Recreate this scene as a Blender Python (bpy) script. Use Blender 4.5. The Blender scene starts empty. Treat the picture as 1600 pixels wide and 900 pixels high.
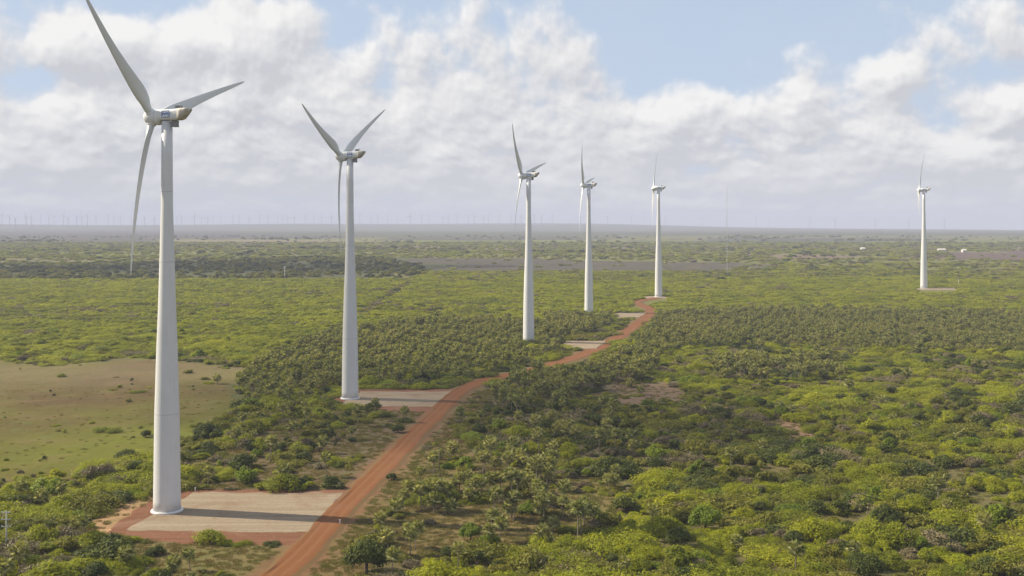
import bpy, math, random
import numpy as np
from mathutils import Vector, Matrix, noise

random.seed(7)
rng = np.random.default_rng(7)
scene = bpy.context.scene
COL = scene.collection
R = math.radians

# ------------------------------------------------------------------ camera
F = 1750.0                # focal length in pixels of a 1600 px wide frame
CAM_H = 75.0              # drone height (m)
HORIZ = 342.0             # row of the level line of sight in the 1600x900 frame
cam_d = bpy.data.cameras.new("drone_camera")
cam = bpy.data.objects.new("drone_camera", cam_d)
COL.objects.link(cam)
cam.location = (0, 0, CAM_H)
cam.rotation_euler = (R(90), 0, 0)
cam_d.sensor_width = 36.0
cam_d.lens = 36.0 * F / 1600.0
cam_d.shift_y = -(450.0 - HORIZ) / 1600.0
cam_d.clip_start = 1.0
cam_d.clip_end = 60000.0
scene.camera = cam
scene.render.resolution_x, scene.render.resolution_y = 1024, 576

# ------------------------------------------------------------------ light
SUN_EL = R(38)
SUN_AZ = R(-79)           # clockwise from +Y: the sun stands left, a little beyond
SUN_DIR = Vector((math.sin(SUN_AZ) * math.cos(SUN_EL), math.cos(SUN_AZ) * math.cos(SUN_EL), math.sin(SUN_EL)))
sun_d = bpy.data.lights.new("sun", 'SUN')
sun_d.energy = 5.0
sun_d.angle = R(0.5)
sun_d.color = (1.0, 0.885, 0.67)
sun = bpy.data.objects.new("sun", sun_d)
COL.objects.link(sun)
sun.rotation_euler = (-SUN_DIR).to_track_quat('-Z', 'Y').to_euler()
sun.location = (0, 0, 400)

scene.view_settings.view_transform = 'Standard'
scene.view_settings.look = 'None'
scene.view_settings.exposure = 0.66
scene.view_settings.gamma = 1.0
scene.cycles.max_bounces = 5
scene.cycles.diffuse_bounces = 2
scene.cycles.glossy_bounces = 2
scene.cycles.transmission_bounces = 2
scene.cycles.volume_bounces = 0
scene.cycles.transparent_max_bounces = 8
scene.cycles.use_denoising = True


# ------------------------------------------------------------------ node helpers
class NT:
    """small wrapper that adds and wires nodes"""
    def __init__(self, tree):
        self.t = tree

    def n(self, typ, **kw):
        nd = self.t.nodes.new(typ)
        for k, v in kw.items():
            setattr(nd, k, v)
        return nd

    def put(self, sock, v):
        if v is None:
            return
        if isinstance(v, bpy.types.NodeSocket):
            self.t.links.new(v, sock)
        else:
            sock.default_value = v

    def m(self, op, a, b=None, c=None, clamp=False):
        nd = self.n('ShaderNodeMath', operation=op, use_clamp=clamp)
        for i, v in enumerate((a, b, c)):
            self.put(nd.inputs[i], v)
        return nd.outputs[0]

    def v(self, op, a, b=None):
        nd = self.n('ShaderNodeVectorMath', operation=op)
        self.put(nd.inputs[0], a)
        if b is not None:
            self.put(nd.inputs[1], b)
        return nd.outputs[0]

    def noise(self, vec, scale, detail=4.0, rough=0.55, dist=0.0):
        nd = self.n('ShaderNodeTexNoise')
        self.put(nd.inputs['Vector'], vec)
        nd.inputs['Scale'].default_value = scale
        nd.inputs['Detail'].default_value = detail
        nd.inputs['Roughness'].default_value = rough
        nd.inputs['Distortion'].default_value = dist
        return nd.outputs[0]

    def mix(self, f, a, b, mode='MIX'):
        nd = self.n('ShaderNodeMix', data_type='RGBA', blend_type=mode)
        nd.clamp_factor = True
        self.put(nd.inputs[0], f)
        for s, v in ((nd.inputs[6], a), (nd.inputs[7], b)):
            if not isinstance(v, bpy.types.NodeSocket) and len(v) == 3:
                v = (*v, 1)
            self.put(s, v)
        return nd.outputs[2]

    def step(self, x, lo, hi):
        nd = self.n('ShaderNodeMapRange', interpolation_type='SMOOTHSTEP')
        self.put(nd.inputs[0], x)
        nd.inputs[1].default_value = lo
        nd.inputs[2].default_value = hi
        return nd.outputs[0]

    def lin(self, x, lo, hi, a=0.0, b=1.0):
        nd = self.n('ShaderNodeMapRange')
        self.put(nd.inputs[0], x)
        for i, q in enumerate((lo, hi, a, b)):
            nd.inputs[1 + i].default_value = q
        return nd.outputs[0]


def pix_dir(px, py):
    v = Vector(((px - 800) / F, 1.0, (HORIZ - py) / F)).normalized()
    return math.atan2(v.x, v.y), math.asin(v.z)


# ------------------------------------------------------------------ sky
world = bpy.data.worlds.new("World")
scene.world = world
world.use_nodes = True
wt = world.node_tree
wt.nodes.clear()

# weight, centre (as a bearing seen from the drone), half width, half height
CLOUDS = [
    (0.62, 250, 62, 235, 52), (0.25, 310, 40, 120, 40), (0.30, 420, 50, 80, 50), (0.30, 90, 70, 90, 36),
    (0.34, 730, 50, 150, 62), (0.30, 850, 90, 80, 50),
    (0.28, 180, 190, 330, 60), (0.26, 690, 190, 300, 70), (0.25, 470, 150, 80, 40),
    (0.60, 1042, 178, 52, 34), (0.52, 1200, 150, 85, 32), (0.56, 1390, 114, 50, 28), (0.40, 1350, 200, 80, 28),
    (0.52, 1540, 40, 120, 48), (0.40, 1490, 245, 110, 36), (0.36, 1550, 165, 70, 30), (0.26, 1240, 82, 60, 18),
    (-0.50, 545, 62, 36, 58), (-0.55, 222, 8, 46, 24), (-0.40, 60, 122, 60, 20), (-0.55, 1130, 60, 190, 70),
    (-0.34, 585, 150, 34, 24), (-0.36, 1450, 185, 50, 26), (-0.3, 1560, 120, 60, 26), (-0.2, 1130, 215, 60, 16), (-0.28, 960, 30, 50, 60), (-0.22, 1290, 218, 70, 16),
    (-0.30, 1360, 70, 60, 24), (-0.25, 8, 30, 40, 30), (-0.25, 1570, 210, 60, 14),
]
dg = bpy.data.node_groups.new("cloud_density", 'ShaderNodeTree')
dg.interface.new_socket("dir", in_out='INPUT', socket_type='NodeSocketVector')
dg.interface.new_socket("density", in_out='OUTPUT', socket_type='NodeSocketFloat')
g = NT(dg)
gi = g.n('NodeGroupInput')
go = g.n('NodeGroupOutput')
dv = g.v('NORMALIZE', gi.outputs[0])
sx = g.n('ShaderNodeSeparateXYZ')
g.put(sx.inputs[0], dv)
az = g.m('ARCTAN2', sx.outputs[0], sx.outputs[1])
el = g.m('ARCSINE', sx.outputs[2])
fr = g.n('ShaderNodeFloatCurve')
elc = g.lin(el, 0.0, 0.33)
g.put(fr.inputs['Value'], elc)
cv = fr.mapping.curves[0]
pts = [(0, .64), (.12, .64), (.20, .58), (.28, .46), (.40, .32), (.56, .24), (.80, .34), (1, .42)]
cv.points[0].location = pts[0]
cv.points[1].location = pts[-1]
for p in pts[1:-1]:
    cv.points.new(*p)
fr.mapping.update()
acc = fr.outputs[0]
for w, cx, cy, hw, hh in CLOUDS:
    a0, e0 = pix_dir(cx, cy)
    ra, re = hw / F, hh / F
    qa = g.m('DIVIDE', g.m('SUBTRACT', az, a0), ra)
    qe = g.m('DIVIDE', g.m('SUBTRACT', el, e0), re)
    q = g.m('ADD', g.m('MULTIPLY', qa, qa), g.m('MULTIPLY', qe, qe))
    acc = g.m('MULTIPLY_ADD', g.m('POWER', 2.0, g.m('MULTIPLY', q, -1.0)), w * 0.82, acc)
stc = g.n('ShaderNodeCombineXYZ')
g.put(stc.inputs[0], g.m('SINE', az))
g.put(stc.inputs[1], g.m('COSINE', az))
g.put(stc.inputs[2], g.m('MULTIPLY', g.m('LOGARITHM', g.m('ADD', g.m('MAXIMUM', el, 0.0), 0.06), 2.71828), 0.20))
st = stc.outputs[0]
n1 = g.noise(st, 18.5, 8.0, 0.54, 0.05)
wrp = g.n('ShaderNodeTexNoise')
g.put(wrp.inputs['Vector'], st)
wrp.inputs['Scale'].default_value = 24.0
wrp.inputs['Detail'].default_value = 3.0
stw = g.v('ADD', st, g.v('MULTIPLY', g.v('SUBTRACT', wrp.outputs[1], (.5, .5, .5)), (.030, .030, .030)))
vo = g.n('ShaderNodeTexVoronoi', feature='F1')
g.put(vo.inputs['Vector'], stw)
vo.inputs['Scale'].default_value = 26.0
vo.inputs['Detail'].default_value = 2.0
vo.inputs['Roughness'].default_value = 0.55
vo.normalize = True
puff = g.m('SUBTRACT', 0.42, vo.outputs['Distance'])
nn = g.m('ADD', g.m('MULTIPLY', g.m('SUBTRACT', n1, 0.5), 1.55), g.m('MULTIPLY', puff, 0.75))
g.put(go.inputs[0], g.m('ADD', acc, nn))

w = NT(wt)
tc = w.n('ShaderNodeTexCoord')
D0 = tc.outputs['Generated']
sky = w.n('ShaderNodeTexSky', sky_type='NISHITA')
sky.sun_disc = False
sky.sun_elevation = SUN_EL
sky.sun_rotation = SUN_AZ
sky.altitude = 80
sky.air_density = 1.0
sky.dust_density = 1.6
sky.ozone_density = 1.0


def dens(off, k=1.0):
    nd = w.n('ShaderNodeGroup')
    nd.node_tree = dg
    w.put(nd.inputs[0], w.v('ADD', D0, tuple(Vector(off) * k)))
    return nd.outputs[0]


d0 = dens((0, 0, 0))
d1 = dens((-0.012, 0.0, 0.020))
d2 = dens((-0.003, 0.0, 0.005))
cover = w.step(d0, 0.32, 0.72)
sep = w.n('ShaderNodeSeparateXYZ')
w.put(sep.inputs[0], D0)
lit = w.m('ADD', w.m('MULTIPLY', w.m('SUBTRACT', d0, d1), 1.0), w.m('MULTIPLY', w.m('SUBTRACT', d0, d2), 1.5))
lit = w.m('ADD', lit, w.lin(sep.outputs[2], 0.02, 0.19, 0.30, 0.42))
thick = w.step(d0, 0.55, 1.35)
lit = w.m('SUBTRACT', lit, w.m('MULTIPLY', thick, 0.05), clamp=True)
ccol = w.mix(lit, (0.60, 0.605, 0.64), (0.94, 0.925, 0.905))
skyc = w.v('MULTIPLY', sky.outputs[0], (0.10, 0.10, 0.10))
hz = w.lin(sep.outputs[2], 0.0, 0.30, 0.90, 0.62)
skyc = w.mix(hz, skyc, (0.53, 0.675, 0.895))
veil = w.m('MULTIPLY', w.noise(w.v('MULTIPLY', D0, (1.0, 1.0, 3.0)), 5.0, 5.0, 0.6), 0.42)
skyc = w.mix(veil, skyc, (0.66, 0.67, 0.71))
full = w.mix(w.m('MULTIPLY', cover, 0.95), skyc, ccol)
low = w.step(sep.outputs[2], 0.085, -0.01)
full = w.mix(w.m('MULTIPLY', low, 0.72), full, (0.635, 0.65, 0.69))
bg = w.n('ShaderNodeBackground')
w.put(bg.inputs[0], full)
bg.inputs[1].default_value = 0.645
wo = w.n('ShaderNodeOutputWorld')
wt.links.new(bg.outputs[0], wo.inputs[0])
world.cycles.sampling_method = 'MANUAL'
world.cycles.sample_map_resolution = 512


# ------------------------------------------------------------------ materials
def new_mat(name):
    mt = bpy.data.materials.new(name)
    mt.use_nodes = True
    mt.node_tree.nodes.clear()
    k = NT(mt.node_tree)
    out = k.n('ShaderNodeOutputMaterial')
    return mt, k, out


def principled(k, out, col, rough=0.8, spec=0.3, bump=None, bstr=0.3, bdist=0.1, metal=0.0):
    b = k.n('ShaderNodeBsdfPrincipled')
    k.put(b.inputs['Base Color'], col if isinstance(col, bpy.types.NodeSocket) else (*col, 1))
    k.put(b.inputs['Roughness'], rough)
    b.inputs['Specular IOR Level'].default_value = spec
    b.inputs['Metallic'].default_value = metal
    if bump is not None:
        bp = k.n('ShaderNodeBump')
        bp.inputs['Strength'].default_value = bstr
        bp.inputs['Distance'].default_value = bdist
        k.put(bp.inputs['Height'], bump)
        k.t.links.new(bp.outputs[0], b.inputs['Normal'])
    k.t.links.new(b.outputs[0], out.inputs[0])
    return b


def mat_paint(name, base, dirt, streak=True, rough=0.45, amt=0.35):
    mt, k, out = new_mat(name)
    tcn = k.n('ShaderNodeTexCoord')
    sc = k.v('MULTIPLY', tcn.outputs['Object'], (1.3, 1.3, 0.06 if streak else 0.8))
    a = k.noise(sc, 1.2, 6, 0.6)
    b2 = k.noise(tcn.outputs['Object'], 0.35, 5, 0.6)
    f = k.m('MULTIPLY', k.step(k.m('ADD', k.m('MULTIPLY', a, .6), k.m('MULTIPLY', b2, .5)), 0.45, 0.8), amt)
    c = k.mix(f, base, dirt)
    principled(k, out, c, rough, 0.4)
    return mt


M = {}
M['white'] = mat_paint('white_turbine_paint', (0.66, 0.675, 0.70), (0.52, 0.53, 0.54))
M['blade'] = mat_paint('blade_gelcoat', (0.60, 0.61, 0.625), (0.50, 0.60, 0.58), True, 0.4)
M['concrete'] = mat_paint('painted_concrete', (0.60, 0.605, 0.62), (0.47, 0.465, 0.45))
M['dirty'] = mat_paint('dirty_white_panel', (0.50, 0.48, 0.44), (0.22, 0.18, 0.14), True, 0.6, 0.8)
M['far_silhouette'] = mat_paint('backlit_turbine_grey', (0.27, 0.275, 0.285), (0.24, 0.24, 0.24), False, 0.6)  # white turbines greyed: their backlit shade is put into the colour
M['grey'] = mat_paint('grey_metal', (0.20, 0.20, 0.21), (0.10, 0.09, 0.08), False, 0.5)
M['seam'] = mat_paint('dark_joint', (0.44, 0.44, 0.45), (0.36, 0.36, 0.36), False, 0.7)
M['blue'] = mat_paint('blue_sign_paint', (0.055, 0.12, 0.36), (0.10, 0.16, 0.34), False, 0.5)
M['signwhite'] = mat_paint('white_sign_paint', (0.70, 0.74, 0.80), (0.6, 0.6, 0.6), False, 0.5)
M['pole'] = mat_paint('pale_concrete_pole', (0.42, 0.42, 0.40), (0.28, 0.27, 0.25), True, 0.8)
M['steel'] = mat_paint('galvanised_steel', (0.52, 0.53, 0.54), (0.35, 0.33, 0.31), True, 0.5)
M['wood'] = mat_paint('weathered_wood', (0.16, 0.12, 0.09), (0.08, 0.06, 0.05), True, 0.9)
M['wall'] = mat_paint('limewashed_wall', (0.60, 0.58, 0.55), (0.5, 0.46, 0.4), True, 0.9)
M['tile'] = mat_paint('clay_roof', (0.42, 0.20, 0.12), (0.28, 0.16, 0.1), False, 0.9)
M['dark'] = mat_paint('dark_opening', (0.05, 0.045, 0.04), (0.03, 0.03, 0.03), False, 0.8)
M['glass'] = mat_paint('ceramic_insulator', (0.30, 0.22, 0.18), (0.2, 0.15, 0.12), False, 0.2)


def mat_leaf(name, stops, trans=0.35, rough=0.55, spec=0.25, jitter=0.30, patch=0.02, pale=None):
    """foliage: hue varies from plant to plant and in patches, plus a little from leaf to leaf"""
    mt, k, out = new_mat(name)
    oi = k.n('ShaderNodeObjectInfo')
    geo = k.n('ShaderNodeNewGeometry')
    pn = k.noise(oi.outputs['Location'], patch, 3, 0.5)
    f = k.m('ADD', k.m('MULTIPLY', oi.outputs['Random'], 0.62), k.m('MULTIPLY', k.m('SUBTRACT', pn, 0.5), 1.5))
    f = k.m('ADD', f, 0.2)
    rp = k.n('ShaderNodeValToRGB')
    els = rp.color_ramp.elements
    while len(els) < len(stops):
        els.new(0.5)
    for i, c in enumerate(stops):
        els[i].position = i / (len(stops) - 1)
        els[i].color = (*c, 1)
    k.put(rp.inputs[0], f)
    ln = k.noise(geo.outputs['Position'], 1.1, 3, 0.6)
    rnd = k.m('ADD', k.m('MULTIPLY', k.m('SUBTRACT', ln, 0.5), 1.3), k.m('MULTIPLY', k.m('SUBTRACT', geo.outputs['Random Per Island'], 0.5), 0.9))
    val = k.m('ADD', 1.0, k.m('MULTIPLY', rnd, jitter * 2))
    hs = k.n('ShaderNodeHueSaturation')
    k.put(hs.inputs['Value'], val)
    k.put(hs.inputs['Hue'], k.m('ADD', 0.5, k.m('MULTIPLY', k.m('SUBTRACT', ln, 0.5), -0.06)))
    lc = rp.outputs[0]
    if pale:      # some leaves are pale and waxy
        lc = k.mix(k.m('MULTIPLY', k.step(geo.outputs['Random Per Island'], .50, .82), .7), lc, pale)
    k.put(hs.inputs['Color'], lc)
    b = k.n('ShaderNodeBsdfPrincipled')
    k.put(b.inputs['Base Color'], hs.outputs[0])
    b.inputs['Roughness'].default_value = rough
    b.inputs['Specular IOR Level'].default_value = spec
    t = k.n('ShaderNodeBsdfTranslucent')
    k.put(t.inputs[0], k.mix(1.0, hs.outputs[0], (1.15, 1.1, 0.5), 'MULTIPLY'))
    mx = k.n('ShaderNodeMixShader')
    mx.inputs[0].default_value = trans
    mt.node_tree.links.new(b.outputs[0], mx.inputs[1])
    mt.node_tree.links.new(t.outputs[0], mx.inputs[2])
    mt.node_tree.links.new(mx.outputs[0], out.inputs[0])
    return mt


M['leaf_yellow'] = mat_leaf('yellow_green_leaves', [(.138, .164, .009), (.215, .240, .009), (.288, .310, .010), (.338, .342, .013)], 0.45)
M['leaf_olive'] = mat_leaf('olive_leaves', [(.118, .125, .016), (.158, .162, .018), (.198, .196, .022), (.225, .205, .030)], 0.4)
M['leaf_grey'] = mat_leaf('grey_brown_twigs', [(.130, .105, .055), (.160, .130, .066), (.185, .150, .078), (.160, .140, .050)], 0.1)
M['leaf_dark'] = mat_leaf('dark_green_leaves', [(.052, .068, .012), (.075, .094, .013), (.104, .120, .015)], 0.3, 0.55, 0.2)
M['leaf_fresh'] = mat_leaf('fresh_green_leaves', [(.125, .180, .012), (.170, .225, .012), (.225, .270, .014)], 0.4)
M['palm'] = mat_leaf('carnauba_fans', [(.170, .198, .045), (.232, .255, .058), (.295, .302, .078), (.370, .355, .110)], 0.35, 0.45, 0.3, 0.5, 0.02, (.46, .44, .22))
M['palm_dry'] = mat_leaf('dry_palm_fans', [(.16, .115, .065), (.24, .18, .10), (.30, .23, .14)], 0.15, 0.7, 0.2, 0.35)
M['trunk'] = mat_paint('palm_trunk', (0.20, 0.165, 0.13), (0.10, 0.08, 0.06), False, 0.9, 0.7)
M['bark'] = mat_paint('tree_bark', (0.11, 0.085, 0.06), (0.06, 0.045, 0.035), False, 0.9, 0.7)
M['grass'] = mat_leaf('dry_grass', [(.155, .120, .050), (.180, .145, .055), (.150, .150, .040), (.120, .135, .030)], 0.35, 0.7, 0.15, 0.25)


# ------------------------------------------------------------------ object helpers
def tag(o, label=None, cat=None, group=None, kind=None):
    if label:
        o['label'] = label
    if cat:
        o['category'] = cat
    if group:
        o['group'] = group
    if kind:
        o['kind'] = kind
    return o


def link(name, data, parent=None):
    o = bpy.data.objects.new(name, data)
    COL.objects.link(o)
    if parent is not None:
        o.parent = parent
    return o


def mesh(name, verts, faces, mats, mi=None, smooth=False):
    me = bpy.data.meshes.new(name)
    me.from_pydata([tuple(v) for v in verts], [], [tuple(f) for f in faces])
    for q in (mats if isinstance(mats, (list, tuple)) else [mats]):
        me.materials.append(q)
    if mi is not None:
        me.polygons.foreach_set('material_index', np.asarray(mi, dtype=np.int32))
    if smooth:
        me.polygons.foreach_set('use_smooth', np.ones(len(me.polygons), dtype=bool))
    me.update()
    return me


class MB:
    """collects verts and faces for one mesh"""
    def __init__(self):
        self.v, self.f, self.mi = [], [], []

    def add(self, vs, fs, mi=0):
        b = len(self.v)
        self.v += [tuple(q) for q in vs]
        self.f += [tuple(b + i for i in q) for q in fs]
        self.mi += [mi] * len(fs)

    def box(self, c, s, mi=0, rz=0.0):
        cx, cy, cz = c
        hx, hy, hz_ = s[0] / 2, s[1] / 2, s[2] / 2
        cr, sr = math.cos(rz), math.sin(rz)
        vs = []
        for dz in (-hz_, hz_):
            for dx, dy in ((-hx, -hy), (hx, -hy), (hx, hy), (-hx, hy)):
                vs.append((cx + dx * cr - dy * sr, cy + dx * sr + dy * cr, cz + dz))
        self.add(vs, [(3, 2, 1, 0), (4, 5, 6, 7), (0, 1, 5, 4), (1, 2, 6, 5), (2, 3, 7, 6), (3, 0, 4, 7)], mi)

    def loft(self, rings, cap=True, mi=0):
        """rings: list of equal-length vertex loops"""
        n = len(rings[0])
        vs = [p for r_ in rings for p in r_]
        fs = []
        for i in range(len(rings) - 1):
            for j in range(n):
                k2 = (j + 1) % n
                fs.append((i * n + j, i * n + k2, (i + 1) * n + k2, (i + 1) * n + j))
        if cap:
            fs.append(tuple(reversed(range(n))))
            fs.append(tuple((len(rings) - 1) * n + j for j in range(n)))
        self.add(vs, fs, mi)

    def tube(self, path, radii, n=8, mi=0):
        rings = []
        for i, (p, r_) in enumerate(zip(path, radii)):
            p = Vector(p)
            a = Vector(path[max(i - 1, 0)])
            b = Vector(path[min(i + 1, len(path) - 1)])
            t = (b - a).normalized()
            u = t.orthogonal().normalized() if abs(t.z) < 0.9 else Vector((1, 0, 0)) - t * t.x
            u.normalize()
            v2 = t.cross(u)
            rings.append([p + (u * math.cos(6.28318 * j / n) + v2 * math.sin(6.28318 * j / n)) * r_ for j in range(n)])
        self.loft(rings, True, mi)

    def build(self, name, mats, smooth=False):
        return mesh(name, self.v, self.f, mats, self.mi, smooth)


# ------------------------------------------------------------------ the lie of the land
def sstep(a, b, x):
    t = np.clip((x - a) / (b - a), 0, 1)
    return t * t * (3 - 2 * t)


def gz(X, Y):
    X = np.asarray(X, float)
    Y = np.asarray(Y, float)
    d = np.hypot(X, Y)
    z = 3.6 * sstep(790, 1260, d)
    z = z - 2.9e-7 * np.maximum(d - 1290, 0) ** 2
    azm = np.arctan2(X, Y)
    amp = 58 * sstep(0.36, -0.05, azm) + 8 * np.sin(azm * 9 + 1.0) + 5 * np.sin(azm * 23)
    z = z + amp * sstep(7900, 14000, d)
    return z


def project(X, Y, Z=None):
    if Z is None:
        Z = gz(X, Y)
    Yc = np.maximum(Y, 1.0)
    return 800 + F * X / Yc, HORIZ + F * (CAM_H - Z) / Yc


def at(px, py):
    """where the line of sight to a spot of the photograph meets the ground"""
    z = 0.0
    for _ in range(12):
        Y = F * (CAM_H - z) / (py - HORIZ)
        X = (px - 800) * Y / F
        z = float(gz(X, Y))
    return X, Y


def inside(poly, X, Y):
    X = np.asarray(X)
    Y = np.asarray(Y)
    r_ = np.zeros(X.shape, bool)
    n = len(poly)
    for i in range(n):
        x1, y1 = poly[i]
        x2, y2 = poly[(i + 1) % n]
        if y1 == y2:
            continue
        c = ((y1 > Y) != (y2 > Y)) & (X < (x2 - x1) * (Y - y1) / (y2 - y1) + x1)
        r_ ^= c
    return r_


def ground_poly(pp):
    """a patch of land outlined by bearings: corner list to ground metres"""
    return [at(*p) for p in pp]


def dist_line(line, X, Y):
    d = np.full(np.shape(X), 1e9)
    for (x1, y1), (x2, y2) in zip(line[:-1], line[1:]):
        L2 = (x2 - x1) ** 2 + (y2 - y1) ** 2
        t = np.clip(((X - x1) * (x2 - x1) + (Y - y1) * (y2 - y1)) / L2, 0, 1)
        d = np.minimum(d, np.hypot(X - x1 - t * (x2 - x1), Y - y1 - t * (y2 - y1)))
    return d


def smooth_noise(X, Y, s, seed=0.0):
    """cheap vectorised value noise, 0..1"""
    x = np.asarray(X) / s + seed * 17.3
    y = np.asarray(Y) / s + seed * 5.7
    xi, yi = np.floor(x), np.floor(y)
    fx, fy = x - xi, y - yi
    fx, fy = fx * fx * (3 - 2 * fx), fy * fy * (3 - 2 * fy)

    def h(a, b):
        q = np.sin(a * 127.1 + b * 311.7 + seed * 74.7) * 43758.5453
        return q - np.floor(q)
    return (h(xi, yi) * (1 - fx) + h(xi + 1, yi) * fx) * (1 - fy) + (h(xi, yi + 1) * (1 - fx) + h(xi + 1, yi + 1) * fx) * fy


def fbm(X, Y, s, seed=0.0, o=3):
    a, t, r_ = 1.0, 0.0, 0.0
    for i in range(o):
        r_ = r_ + a * smooth_noise(X, Y, s / 2 ** i, seed + i)
        t += a
        a *= 0.5
    return r_ / t


ROAD_PX = [(392, 930), (425, 905), (468, 868), (503, 830), (536, 794), (573, 757), (618, 712), (652, 676), (688, 641), (713, 616),
           (742, 600), (778, 590), (815, 582), (858, 571), (900, 558), (935, 544), (968, 526), (998, 505), (1015, 491),
           (1017, 484), (1006, 478), (993, 474), (1000, 470), (1028, 466)]
ROAD = [at(*p) for p in ROAD_PX]
ROAD[0] = (-52.5, 213.0)
ROAD.insert(0, (-56.0, 172.0))
TUR_PX = [(261, 799), (547, 623), (826, 535), (920, 488.5), (1029, 464), (1443.5, 450.5)]
TUR = [at(*p) for p in TUR_PX]

PADS = {  # tan gravel sheet outlines
    0: [(300, 770), (534, 771), (497, 832), (196, 829)],
    1: [(562, 612), (706, 612), (676, 636), (532, 634)],
    2: [(884, 533.5), (947, 533.5), (932, 545.5), (880, 545)],
    3: [(962, 489), (1010, 489), (1000, 496), (960, 496)],
    4: [(1008, 463), (1046, 463), (1040, 466.5), (1002, 466.5)],
    5: [(1436, 450), (1498, 450), (1494, 453), (1430, 453)],
}
APRONS = {
    0: [(235, 784), (290, 766), (548, 767), (515, 806), (470, 851), (430, 851), (262, 846), (150, 841), (200, 812)],
    1: [(520, 628), (556, 609), (722, 608), (694, 645), (530, 639)],
}
PADS_G = {k: ground_poly(p) for k, p in PADS.items()}
APR_G = {k: ground_poly(p) for k, p in APRONS.items()}

REG = {k: ground_poly(p) for k, p in dict(
    pasture=[(-300, 566), (0, 562), (100, 566), (240, 563), (380, 574), (390, 600), (375, 640), (330, 680), (240, 715), (200, 722), (120, 745), (0, 768), (-300, 800)],
    verge_left=[(120, 830), (170, 790), (235, 775), (245, 800), (190, 840), (140, 846)],
    strip=[(520, 850), (560, 800), (640, 720), (690, 670), (735, 618), (790, 598), (780, 630), (735, 690), (705, 740), (640, 770), (590, 830), (560, 900), (430, 930), (470, 890)],
    between=[(440, 660), (520, 640), (690, 645), (660, 690), (560, 765), (300, 765), (290, 720), (400, 680)],
    frontleft=[(180, 850), (450, 852), (480, 860), (400, 910), (230, 910), (190, 880)],
    bare=[(935, 602), (1060, 598), (1075, 622), (1000, 640), (900, 640)],
    bare2=[(1190, 655), (1230, 655), (1300, 690), (1240, 690)],
    grove_a=[(362, 606), (420, 562), (520, 520), (620, 508), (800, 503), (880, 516), (888, 538), (860, 556), (790, 578), (720, 596), (620, 604), (545, 600), (470, 632), (400, 640)],
    grove_f=[(850, 500), (955, 497), (950, 515), (900, 528), (850, 528)],
    grove_b=[(958, 542), (1012, 500), (1100, 488), (1300, 489), (1800, 494), (1800, 552), (1400, 552), (1200, 543), (1060, 546), (1010, 570), (930, 566)],
    grove_c=[(760, 606), (830, 582), (960, 560), (1030, 570), (1015, 596), (905, 618), (860, 655), (765, 648)],
    grove_e=[(1100, 570), (1310, 566), (1325, 598), (1130, 600)],
    grove_d=[(590, 812), (640, 770), (700, 705), (840, 690), (970, 735), (975, 800), (890, 850), (705, 880), (600, 875)],
    grove_g=[(365, 690), (445, 690), (450, 762), (375, 764)],
    midbrush=[(700, 650), (860, 640), (1000, 640), (1010, 720), (900, 750), (740, 715)],
    shade_r=[(1000, 640), (1240, 640), (1260, 720), (1010, 725)],
    upper=[(-300, 560), (-300, 437), (640, 436), (800, 440), (1140, 436), (1800, 430), (1800, 488), (1050, 486), (820, 503), (600, 506), (400, 560)],
    trackline=[(556, 490), (571, 490), (648, 440), (638, 440)],
).items()}
DARK_BAND = ground_poly([(-400, 437), (-400, 416), (200, 414), (330, 404), (540, 401), (640, 403), (700, 414), (640, 436)])
FIELD = ground_poly([(610, 403), (900, 404), (1180, 412), (1120, 425), (820, 431), (690, 428)])
FIELD_R = ground_poly([(1480, 393), (1800, 389), (1800, 406), (1500, 406)])
FIELD_R2 = ground_poly([(1210, 397), (1340, 397), (1340, 404), (1200, 404)])
CLOUD_SHADE = ground_poly([(-300, 358), (250, 359), (560, 372), (330, 374), (-300, 385)])  # far cloud shadow, painted into the ground colour
BAND3 = ground_poly([(600, 370), (960, 369), (960, 375), (600, 376)])
BAND4 = ground_poly([(1080, 372), (1400, 371), (1500, 374), (1300, 380), (1080, 379)])


def on_track(X, Y, pad=0.0):
    r_ = dist_line(ROAD, X, Y) < 6.2 + pad
    for p in PADS_G.values():
        r_ |= inside(p, X, Y)
        cx = np.mean([q[0] for q in p])
        cy = np.mean([q[1] for q in p])
        big = [((q[0] - cx) * (1 + pad * 0.03) + cx, (q[1] - cy) * (1 + pad * 0.06) + cy) for q in p]
        r_ |= inside(big, X, Y)
    for p in APR_G.values():
        r_ |= inside(p, X, Y)
    for tx, ty in TUR:
        r_ |= np.hypot(X - tx, Y - ty) < 6 + pad
    return r_


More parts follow.
